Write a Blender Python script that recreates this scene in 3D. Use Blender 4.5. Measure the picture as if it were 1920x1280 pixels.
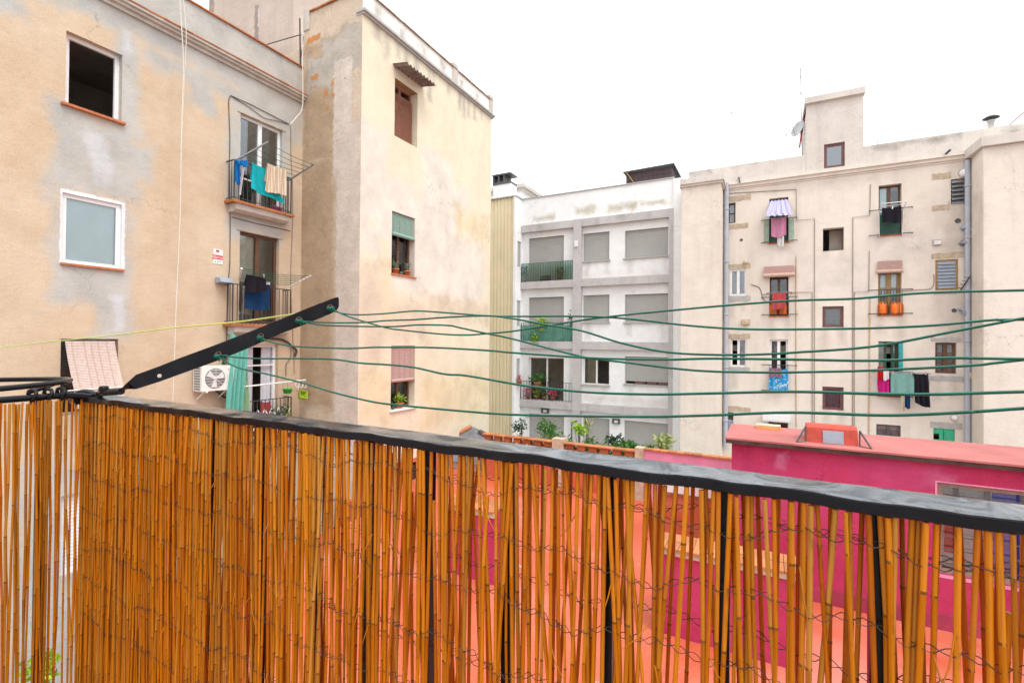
import bpy, math, random
from mathutils import Vector, Matrix
random.seed(11)
rnd = random.uniform
rad = math.radians
for o in list(bpy.data.objects): bpy.data.objects.remove(o)
scene = bpy.context.scene
COL = scene.collection

# ---------------------------------------------------------------- camera
FOC, PPY, CZ = 906.84, 629.65, 4.0            # focal length in pixels of a 1920 wide frame, eye height
CAM_R = Matrix.Rotation(rad(27.9308), 3, 'Z') @ Matrix.Rotation(rad(90.56025), 3, 'X') @ Matrix.Rotation(rad(0.50896), 3, 'Z')
EYE = Vector((0, 0, CZ))
cam = bpy.data.cameras.new('camera')
cam.sensor_width = 36; cam.sensor_fit = 'HORIZONTAL'; cam.lens = FOC * 36 / 1920
cam.shift_y = -(640 - PPY) / 1920
cam.clip_start = 0.02; cam.clip_end = 1500
cam_ob = bpy.data.objects.new('camera', cam); COL.objects.link(cam_ob)
cam_ob.matrix_world = Matrix.Translation(EYE) @ CAM_R.to_4x4()
scene.camera = cam_ob
# ---------------------------------------------------------------- overcast daylight
SUN_EL, SUN_AZ = 58, 115                        # azimuth from +Y towards +X
w = bpy.data.worlds.new('World'); scene.world = w; w.use_nodes = True
nt = w.node_tree; nt.nodes.clear()
sky = nt.nodes.new('ShaderNodeTexSky'); sky.sky_type = 'NISHITA'; sky.sun_disc = False
sky.sun_elevation = rad(SUN_EL); sky.sun_rotation = rad(SUN_AZ); sky.dust_density = 4; sky.air_density = 1
mixn = nt.nodes.new('ShaderNodeMixRGB'); mixn.inputs[0].default_value = 0.86
mixn.inputs[2].default_value = (9.6, 9.75, 10.0, 1)          # the closed cloud layer
bgn = nt.nodes.new('ShaderNodeBackground'); bgn.inputs[1].default_value = 0.12
outn = nt.nodes.new('ShaderNodeOutputWorld')
tcn = nt.nodes.new('ShaderNodeTexCoord'); sxn = nt.nodes.new('ShaderNodeSeparateXYZ'); rmn = nt.nodes.new('ShaderNodeMapRange')   # overcast: brighter overhead than at the horizon
rmn.inputs['From Min'].default_value = 0; rmn.inputs['From Max'].default_value = 1; rmn.inputs['To Min'].default_value = .72; rmn.inputs['To Max'].default_value = 1.45
vmn = nt.nodes.new('ShaderNodeMixRGB'); vmn.blend_type = 'MULTIPLY'; vmn.inputs[0].default_value = 1; vmn.inputs[1].default_value = (9.6, 9.75, 10.0, 1)
nt.links.new(tcn.outputs['Generated'], sxn.inputs[0]); nt.links.new(sxn.outputs[2], rmn.inputs[0]); nt.links.new(rmn.outputs[0], vmn.inputs[2]); nt.links.new(vmn.outputs[0], mixn.inputs[2])
nt.links.new(sky.outputs[0], mixn.inputs[1]); nt.links.new(mixn.outputs[0], bgn.inputs[0]); nt.links.new(bgn.outputs[0], outn.inputs[0])
sl = bpy.data.lights.new('sun', 'SUN'); sl.energy = 1.0; sl.angle = rad(25); sl.color = (1, .96, .9)
so = bpy.data.objects.new('sun', sl); COL.objects.link(so)
sdir = Vector((math.sin(rad(SUN_AZ)) * math.cos(rad(SUN_EL)), math.cos(rad(SUN_AZ)) * math.cos(rad(SUN_EL)), math.sin(rad(SUN_EL))))
so.rotation_euler = sdir.to_track_quat('Z', 'Y').to_euler()
scene.view_settings.view_transform = 'Standard'; scene.view_settings.look = 'None'
scene.view_settings.exposure = 0.78; scene.view_settings.gamma = 1; scene.view_settings.use_curve_mapping = False
scene.render.engine = 'CYCLES'
scene.cycles.max_bounces = 7; scene.cycles.diffuse_bounces = 4; scene.cycles.glossy_bounces = 3
scene.cycles.transparent_max_bounces = 10; scene.cycles.transmission_bounces = 4
scene.cycles.use_adaptive_sampling = True
try: scene.cycles.use_denoising = True
except Exception: pass

# ---------------------------------------------------------------- from a bearing in the photograph to a point on a real plane
def ray(x, y): return CAM_R @ Vector(((x - 960) / FOC, (PPY - y) / FOC, -1))
def onx(x, y, c): d = ray(x, y); return EYE + d * (c / d.x)
def ony(x, y, c): d = ray(x, y); return EYE + d * (c / d.y)
def onz(x, y, c): d = ray(x, y); return EYE + d * ((c - CZ) / d.z)

class Facade:
    """a vertical plane: 'X' looks towards +X, 'Y' looks towards the camera (-Y); a runs along it, n outwards"""
    def __init__(s, ax, c): s.ax, s.c = ax, c
    def p(s, a, z, n=0.0): return Vector((s.c + n, a, z)) if s.ax == 'X' else Vector((a, s.c - n, z))
    def px(s, x, y, n=0.0):
        if s.ax == 'X': v = onx(x, y, s.c + n); return v.y, v.z
        v = ony(x, y, s.c - n); return v.x, v.z
    def at(s, x, y, n=0.0): a, z = s.px(x, y, n); return s.p(a, z, n)
    def rect(s, x0, y0, x1, y1, n=0.0):
        xm, ym = (x0 + x1) / 2, (y0 + y1) / 2
        return s.px(x0, ym, n)[0], s.px(x1, ym, n)[0], s.px(xm, y1, n)[1], s.px(xm, y0, n)[1]

# ---------------------------------------------------------------- mesh building
def root_loc(o):
    while o.parent: o = o.parent
    return o.location.copy()
def tag(o, label=None, cat=None, group=None, kind=None):
    if label: o['label'] = label
    if cat: o['category'] = cat
    if group: o['group'] = group
    if kind: o['kind'] = kind
    return o
def thing(name, label, cat, loc=(0, 0, 0), group=None):
    o = bpy.data.objects.new(name, None); COL.objects.link(o); o.location = loc; o.empty_display_size = .1
    return tag(o, label, cat, group)

class MB:
    def __init__(s): s.v = []; s.f = []; s.sm = []; s.mi = []
    def add(s, vs, fs, smooth=False, mi=0):
        b = len(s.v); s.v += [Vector(q) for q in vs]
        for f in fs: s.f.append([i + b for i in f]); s.sm.append(smooth); s.mi.append(mi)
        return s
    def quad(s, a, b, c, d, mi=0): return s.add([a, b, c, d], [(0, 1, 2, 3)], mi=mi)
    def box(s, x0, x1, y0, y1, z0, z1, mi=0):
        vs = [(x, y, z) for z in (z0, z1) for y in (y0, y1) for x in (x0, x1)]
        return s.add(vs, [(0, 2, 3, 1), (4, 5, 7, 6), (0, 1, 5, 4), (2, 6, 7, 3), (0, 4, 6, 2), (1, 3, 7, 5)], mi=mi)
    def fbox(s, F, a0, a1, z0, z1, n0, n1, mi=0):
        p, q = F.p(a0, z0, n0), F.p(a1, z1, n1)
        return s.box(min(p.x, q.x), max(p.x, q.x), min(p.y, q.y), max(p.y, q.y), min(p.z, q.z), max(p.z, q.z), mi)
    def bar(s, p, q, wx, wy, up=(0, 0, 1), mi=0):
        p, q = Vector(p), Vector(q); d = (q - p).normalized(); u = Vector(up)
        if abs(d.dot(u)) > .98: u = Vector((1, 0, 0))
        r = d.cross(u).normalized(); u = r.cross(d)
        vs = [c + r * i * wx / 2 + u * j * wy / 2 for c in (p, q) for i, j in ((-1, -1), (1, -1), (1, 1), (-1, 1))]
        return s.add(vs, [(3, 2, 1, 0), (4, 5, 6, 7), (0, 1, 5, 4), (1, 2, 6, 5), (2, 3, 7, 6), (3, 0, 4, 7)], mi=mi)
    def tube(s, pts, r, n=6, closed=False, caps=True, mi=0):
        pts = [Vector(p) for p in pts]; m = len(pts)
        rr = r if isinstance(r, (list, tuple)) else [r] * m
        vs = []; prev = None
        for i, p in enumerate(pts):
            if closed: t = pts[(i + 1) % m] - pts[i - 1]
            else: t = pts[min(i + 1, m - 1)] - pts[max(i - 1, 0)]
            t.normalize()
            if prev is None:
                a = Vector((0, 0, 1)) if abs(t.z) < .9 else Vector((1, 0, 0)); u = t.cross(a).normalized()
            else:
                u = prev - t * prev.dot(t); u.normalize()
            prev = u; v = t.cross(u)
            for k in range(n):
                an = 2 * math.pi * k / n
                vs.append(p + (u * math.cos(an) + v * math.sin(an)) * rr[i])
        fs = []
        for i in range(m if closed else m - 1):
            j = (i + 1) % m
            for k in range(n): fs.append((i * n + k, i * n + (k + 1) % n, j * n + (k + 1) % n, j * n + k))
        s.add(vs, fs, True, mi)
        if caps and not closed:
            s.add(vs[:n], [tuple(range(n))[::-1]], mi=mi); s.add(vs[-n:], [tuple(range(n))], mi=mi)
        return s
    def lathe(s, prof, c=(0, 0, 0), n=12, axis='Z', mi=0):
        vs = []
        for r, z in prof:
            for k in range(n):
                a = 2 * math.pi * k / n; q = (r * math.cos(a), r * math.sin(a), z)
                if axis == 'X': q = (q[2], q[0], q[1])
                if axis == 'Y': q = (q[0], -q[2], q[1])
                vs.append(Vector(c) + Vector(q))
        fs = [(i * n + k, i * n + (k + 1) % n, (i + 1) * n + (k + 1) % n, (i + 1) * n + k) for i in range(len(prof) - 1) for k in range(n)]
        return s.add(vs, fs, True, mi)
    def prism(s, poly, off, mi=0):
        m = len(poly); a = [Vector(q) for q in poly]; b = [q + Vector(off) for q in a]
        fs = [tuple(range(m)), tuple(range(2 * m - 1, m - 1, -1))] + [(i, i + m, (i + 1) % m + m, (i + 1) % m) for i in range(m)]
        return s.add(a + b, fs, mi=mi)
    def wall(s, F, a0, a1, z0, z1, holes=(), th=.3, caps='lrtb', mi=0, n=0.0):
        A = sorted({a0, a1, *[h[0] for h in holes], *[h[1] for h in holes]}); Z = sorted({z0, z1, *[h[2] for h in holes], *[h[3] for h in holes]})
        A = [a for a in A if a0 <= a <= a1]; Z = [z for z in Z if z0 <= z <= z1]
        for i in range(len(A) - 1):
            for j in range(len(Z) - 1):
                ca, cz = (A[i] + A[i + 1]) / 2, (Z[j] + Z[j + 1]) / 2
                if any(h[0] < ca < h[1] and h[2] < cz < h[3] for h in holes): continue
                s.quad(F.p(A[i], Z[j], n), F.p(A[i + 1], Z[j], n), F.p(A[i + 1], Z[j + 1], n), F.p(A[i], Z[j + 1], n), mi)
        rects = [(h[0], h[1], h[2], h[3], 'lrtb') for h in holes] + [(a0, a1, z0, z1, caps)]
        for b0, b1, y0, y1, cc in rects:
            P = lambda a, z, nn: F.p(a, z, nn)
            if 'l' in cc: s.quad(P(b0, y0, n), P(b0, y1, n), P(b0, y1, n - th), P(b0, y0, n - th), mi)
            if 'r' in cc: s.quad(P(b1, y0, n), P(b1, y1, n), P(b1, y1, n - th), P(b1, y0, n - th), mi)
            if 't' in cc: s.quad(P(b0, y1, n), P(b1, y1, n), P(b1, y1, n - th), P(b0, y1, n - th), mi)
            if 'b' in cc: s.quad(P(b0, y0, n), P(b1, y0, n), P(b1, y0, n - th), P(b0, y0, n - th), mi)
        return s
    def build(s, name, mat, parent=None, label=None, cat=None, group=None, kind=None):
        if parent is not None: o0 = root_loc(parent)
        else:
            xs = [v.x for v in s.v]; ys = [v.y for v in s.v]; zs = [v.z for v in s.v]
            o0 = Vector(((min(xs) + max(xs)) / 2, (min(ys) + max(ys)) / 2, min(zs)))
        me = bpy.data.meshes.new(name)
        me.from_pydata([tuple(v - o0) for v in s.v], [], s.f)
        me.polygons.foreach_set('use_smooth', s.sm)
        for m in (mat if isinstance(mat, (list, tuple)) else [mat]): me.materials.append(m)
        if any(s.mi): me.polygons.foreach_set('material_index', s.mi)
        me.update()
        o = bpy.data.objects.new(name, me); COL.objects.link(o)
        if parent is not None: o.parent = parent
        else: o.location = o0
        return tag(o, label, cat, group, kind)

def lerp(a, b, t): return a + (b - a) * t
def smooth_path(pts, k=6):
    """Catmull-Rom through the points"""
    P = [Vector(p) for p in pts]; P = [P[0] * 2 - P[1]] + P + [P[-1] * 2 - P[-2]]; out = []
    for i in range(1, len(P) - 2):
        for j in range(k):
            t = j / k; a, b, c, d = P[i - 1:i + 3]
            out.append(.5 * ((2 * b) + (c - a) * t + (2 * a - 5 * b + 4 * c - d) * t * t + (3 * b - a - 3 * c + d) * t ** 3))
    return out + [P[-2]]
def cloth(mb, tl, tr, br, bl, nrm, waves=3, amp=.03, nx=18, ny=14, sag=0.0, seed=0, th=.004, ragged=0.0, mi=0):
    """a hanging sheet between four corners with folds that open downwards; two faces and a hem, th thick"""
    rg = random.Random(seed); ph = rg.uniform(0, 6); ph2 = rg.uniform(0, 6)
    tl, tr, br, bl, nrm = [Vector(q) for q in (tl, tr, br, bl, nrm)]
    for side in (0, 1):
        vs = []
        for j in range(ny + 1):
            v = j / ny
            for i in range(nx + 1):
                u = i / nx
                p = lerp(lerp(tl, tr, u), lerp(bl, br, u), v)
                d = amp * (.35 + .65 * v) * (math.sin(u * waves * 6.283 + ph + .8 * v) + .4 * math.sin(u * waves * 11 + ph2 - 1.5 * v))
                p = p + nrm * (d - side * th)
                p.z -= sag * math.sin(u * math.pi) * (1 - .5 * v) + ragged * v * math.sin(u * 5 + ph2)
                vs.append(p)
        W = nx + 1
        mb.add(vs, [(j * W + i, j * W + i + 1, (j + 1) * W + i + 1, (j + 1) * W + i) for j in range(ny) for i in range(nx)], True, mi)
    return mb
def leaves(mb, c, rad3, n, size, seed=0, long=1.6, droop=0.0, mi=0):
    rg = random.Random(seed)
    for _ in range(n):
        while True:
            q = Vector((rg.uniform(-1, 1), rg.uniform(-1, 1), rg.uniform(-1, 1)))
            if .15 < q.length < 1: break
        p = Vector(c) + Vector((q.x * rad3[0], q.y * rad3[1], q.z * rad3[2]))
        d = Vector((rg.uniform(-1, 1), rg.uniform(-1, 1), rg.uniform(-.6, .9) - droop)).normalized()
        sd = d.cross(Vector((rg.uniform(-1, 1), rg.uniform(-1, 1), rg.uniform(-1, 1)))).normalized()
        k = size * rg.uniform(.6, 1.3); up = d.cross(sd) * k * .15
        mb.add([p, p + d * k * long * .5 + sd * k * .35 + up, p + d * k * long, p + d * k * long * .5 - sd * k * .35 + up], [(0, 1, 2, 3)], mi=mi)
    return mb
# ---------------------------------------------------------------- materials
class NT:
    def __init__(s, name):
        s.m = bpy.data.materials.new(name); s.m.use_nodes = True; s.t = s.m.node_tree; s.t.nodes.clear()
        s.out = s.n('ShaderNodeOutputMaterial')
    def n(s, t, **kw):
        q = s.t.nodes.new(t)
        for k, v in kw.items(): setattr(q, k, v)
        return q
    def l(s, a, b): s.t.links.new(a, b)
    def noise(s, vec, scale, detail=4, rough=.55, dist=0):
        q = s.n('ShaderNodeTexNoise'); q.inputs['Scale'].default_value = scale; q.inputs['Detail'].default_value = detail
        q.inputs['Roughness'].default_value = rough; q.inputs['Distortion'].default_value = dist; s.l(vec, q.inputs['Vector']); return q.outputs['Fac']
    def ramp(s, fac, stops):
        q = s.n('ShaderNodeValToRGB'); e = q.color_ramp.elements
        while len(e) < len(stops): e.new(.5)
        for k, (p, c) in enumerate(stops):
            e[k].position = p; e[k].color = (*c, 1) if not isinstance(c, (int, float)) else (c, c, c, 1)
        s.l(fac, q.inputs[0]); return q.outputs[0]
    def math(s, op, a, b=None, clamp=False):
        q = s.n('ShaderNodeMath', operation=op, use_clamp=clamp)
        for k, v in enumerate((a, b)):
            if v is None: continue
            if isinstance(v, (int, float)): q.inputs[k].default_value = v
            else: s.l(v, q.inputs[k])
        return q.outputs[0]
    def vmath(s, op, a, b=None):
        q = s.n('ShaderNodeVectorMath', operation=op)
        for k, v in enumerate((a, b)):
            if v is None: continue
            if isinstance(v, (tuple, list, Vector)): q.inputs[k].default_value = v
            else: s.l(v, q.inputs[k])
        return q.outputs['Value'] if op in ('LENGTH', 'DOT_PRODUCT') else q.outputs[0]
    def mix(s, fac, a, b, mode='MIX'):
        q = s.n('ShaderNodeMixRGB', blend_type=mode)
        for k, v in ((0, fac), (1, a), (2, b)):
            if isinstance(v, (int, float)): q.inputs[k].default_value = v
            elif isinstance(v, tuple): q.inputs[k].default_value = (*v, 1)
            else: s.l(v, q.inputs[k])
        return q.outputs[0]
    def principled(s, col, rough=.8, bump=None, bstr=.2, bdist=.01, spec=.3, metal=0, coat=0):
        b = s.n('ShaderNodeBsdfPrincipled')
        for k, v in (('Base Color', col), ('Roughness', rough), ('Metallic', metal), ('Specular IOR Level', spec), ('Coat Weight', coat)):
            if isinstance(v, (int, float)): b.inputs[k].default_value = v
            elif isinstance(v, tuple): b.inputs[k].default_value = (*v, 1)
            else: s.l(v, b.inputs[k])
        if bump is not None:
            q = s.n('ShaderNodeBump'); q.inputs['Strength'].default_value = bstr; q.inputs['Distance'].default_value = bdist
            s.l(bump, q.inputs['Height']); s.l(q.outputs[0], b.inputs['Normal'])
        s.l(b.outputs[0], s.out.inputs[0]); s.b = b
        return s.m

def simple(name, c, rough=.6, var=.18, scale=6, bump=.15, spec=.35, metal=0, coat=0, bscale=60, hue=None):
    t = NT(name); co = t.n('ShaderNodeTexCoord').outputs['Object']
    f = t.noise(co, scale, 5); c2 = hue or tuple(x * (1 - var) for x in c)
    col = t.ramp(f, [(.32, c2), (.68, tuple(min(1, x * (1 + var * .5)) for x in c))])
    return t.principled(col, rough, t.noise(co, bscale, 3), bump, .004, spec, metal, coat)

def plaster(name, F, c1, c2, scale=.8, patches=(), streak=.12, bump=.35, grime=.1, speck=.25, cracks=.5):
    """rendered wall; patches = (colour, softness, wobble, [rects in a,z]) of old repairs and bare coats with a shape of their own"""
    t = NT(name); pos = t.n('ShaderNodeNewGeometry').outputs['Position']
    big = t.noise(pos, scale, 6, .62); mid = t.noise(pos, scale * 4.3, 5, .6); fine = t.noise(pos, 38, 4, .6)
    col = t.ramp(big, [(.34, c1), (.64, c2)])
    col = t.mix(t.ramp(mid, [(.38, 0.0), (.72, .35)]), col, tuple(min(1, x * 1.18) for x in c2))
    if streak:
        st = t.noise(t.vmath('MULTIPLY', pos, (2.6, 2.6, .16)), 1.0, 5, .6)
        col = t.mix(t.ramp(st, [(.5, 0.0), (.78, streak)]), col, tuple(x * .55 for x in c1))
    for pc, soft, wob, rects in patches:
        nz = t.math('MULTIPLY', t.math('SUBTRACT', t.noise(pos, 1.5 if soft > .08 else 6.5, 6, .6), .5), wob * 2.6)
        d = None
        for a0, a1, z0, z1 in rects:
            ctr = F.p((a0 + a1) / 2, (z0 + z1) / 2); hw, hz = abs(a1 - a0) / 2, abs(z1 - z0) / 2
            half = (99, hw, hz) if F.ax == 'X' else (hw, 99, hz)
            q = t.vmath('SUBTRACT', t.vmath('ABSOLUTE', t.vmath('SUBTRACT', pos, ctr)), half)
            sx = t.n('ShaderNodeSeparateXYZ'); t.l(q, sx.inputs[0])
            m = t.math('MAXIMUM', sx.outputs[1 if F.ax == 'X' else 0], sx.outputs[2])
            d = m if d is None else t.math('MINIMUM', d, m)
        k = t.ramp(t.math('ADD', t.math('DIVIDE', t.math('ADD', d, nz), -soft), .5, True), [(0, 0.0), (1, 1.0)])
        k = t.math('MULTIPLY', k, t.ramp(mid, [(.2, .72), (.6, 1.0)]))
        pcol = t.ramp(t.noise(pos, scale * 3, 5), [(.35, tuple(x * .88 for x in pc)), (.65, tuple(min(1, x * 1.07) for x in pc))])
        col = t.mix(k, col, pcol)
        if soft < .13: e = t.math('MULTIPLY', t.math('MULTIPLY', k, t.math('SUBTRACT', 1, k)), .8); col = t.mix(e, col, tuple(x * .5 for x in pc))
    if cracks:                                                       # hairline cracks
        vo = t.n('ShaderNodeTexVoronoi', feature='DISTANCE_TO_EDGE'); vo.inputs['Scale'].default_value = .42
        wv = t.n('ShaderNodeTexNoise'); wv.inputs['Scale'].default_value = 2.2; wv.inputs['Detail'].default_value = 6; t.l(pos, wv.inputs['Vector'])
        t.l(t.vmath('ADD', pos, t.vmath('MULTIPLY', wv.outputs['Color'], (1.3, 1.3, 1.3))), vo.inputs['Vector'])
        ck = t.math('MULTIPLY', t.ramp(vo.outputs['Distance'], [(.0, 1.0), (.006, 0.0)]), t.ramp(t.noise(pos, .5, 3), [(.5, 0.0), (.6, cracks)])); col = t.mix(ck, col, tuple(x * .4 for x in c1))
    g = t.noise(pos, 3.1, 8, .7)
    col = t.mix(t.ramp(g, [(.56, 0.0), (.8, grime)]), col, tuple(x * .45 for x in c1))
    col = t.mix(t.ramp(t.noise(pos, 15, 3, .6), [(.66, 0.0), (.74, speck)]), col, tuple(x * .42 for x in c1))
    br = t.noise(t.vmath('MULTIPLY', pos, (3, 3, 17)), 1, 5, .65); col = t.mix(.09, col, t.ramp(br, [(.3, .3), (.7, .7)]), 'OVERLAY')
    col = t.mix(.28, col, t.ramp(fine, [(.3, .35), (.7, .65)]), 'OVERLAY')
    h = t.math('ADD', t.math('MULTIPLY', fine, .5), t.math('ADD', t.math('MULTIPLY', t.noise(pos, 9, 5), .9), t.math('MULTIPLY', big, .8)))
    return t.principled(col, .92, h, bump, .02, .15)

def glass(name, tint=(.93, .96, .96), refl=.03, keep=.97):
    t = NT(name)
    tr = t.n('ShaderNodeBsdfTransparent'); tr.inputs[0].default_value = (*[x * keep for x in tint], 1)
    gl = t.n('ShaderNodeBsdfGlossy'); gl.inputs['Roughness'].default_value = .03; gl.inputs[0].default_value = (.95, .97, 1, 1)
    lw = t.n('ShaderNodeFresnel'); lw.inputs[0].default_value = 1.5
    co = t.n('ShaderNodeTexCoord').outputs['Object']
    bp = t.n('ShaderNodeBump'); bp.inputs['Strength'].default_value = .04; bp.inputs['Distance'].default_value = .02
    t.l(t.noise(co, 2.5, 2), bp.inputs['Height']); t.l(bp.outputs[0], gl.inputs['Normal'])
    mx = t.n('ShaderNodeMixShader'); t.l(t.math('ADD', lw.outputs[0], refl, True), mx.inputs[0])
    t.l(tr.outputs[0], mx.inputs[1]); t.l(gl.outputs[0], mx.inputs[2]); t.l(mx.outputs[0], t.out.inputs[0])
    return t.m

def fabric(name, c, stripes=None, scale=24, transl=.25):
    t = NT(name); tc = t.n('ShaderNodeTexCoord').outputs
    f = t.noise(tc['Object'], 14, 4); col = t.ramp(f, [(.3, tuple(x * .82 for x in c)), (.7, c)])
    if stripes:
        sc, c2, ax = stripes
        sx = t.n('ShaderNodeSeparateXYZ'); t.l(tc['Object'], sx.inputs[0])
        q = t.math('SINE', t.math('MULTIPLY', sx.outputs[ax], sc))
        col = t.mix(t.ramp(t.math('ADD', t.math('MULTIPLY', q, .5), .5), [(.45, 0.0), (.6, 1.0)]), col, c2)
    m = t.principled(col, .95, t.noise(tc['Object'], 260, 2), .25, .002, .1)
    tl = t.n('ShaderNodeBsdfTranslucent'); t.l(col, tl.inputs[0])
    mx = t.n('ShaderNodeMixShader'); mx.inputs[0].default_value = transl
    t.l(t.b.outputs[0], mx.inputs[1]); t.l(tl.outputs[0], mx.inputs[2]); t.l(mx.outputs[0], t.out.inputs[0])
    return m

def leafmat(name, c1, c2):
    t = NT(name); g = t.n('ShaderNodeNewGeometry')
    col = t.ramp(g.outputs['Random Per Island'], [(.1, c1), (.9, c2)])
    t.principled(col, .5, spec=.3)
    tl = t.n('ShaderNodeBsdfTranslucent'); t.l(col, tl.inputs[0]); mx = t.n('ShaderNodeMixShader'); mx.inputs[0].default_value = .3
    t.l(t.b.outputs[0], mx.inputs[1]); t.l(tl.outputs[0], mx.inputs[2]); t.l(mx.outputs[0], t.out.inputs[0])
    return t.m

def tilemat(name, c):
    t = NT(name); r = t.n('ShaderNodeObjectInfo').outputs['Random']; co = t.n('ShaderNodeTexCoord').outputs['Object']
    col = t.ramp(r, [(.0, tuple(x * .75 for x in c)), (.6, c), (1., tuple(min(1, x * 1.15) for x in c))])
    col = t.mix(t.ramp(t.noise(co, 11, 6, .7), [(.45, 0.0), (.75, .5)]), col, (.16, .12, .09))
    return t.principled(col, .9, t.noise(co, 70, 4), .3, .004, .15)

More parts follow.
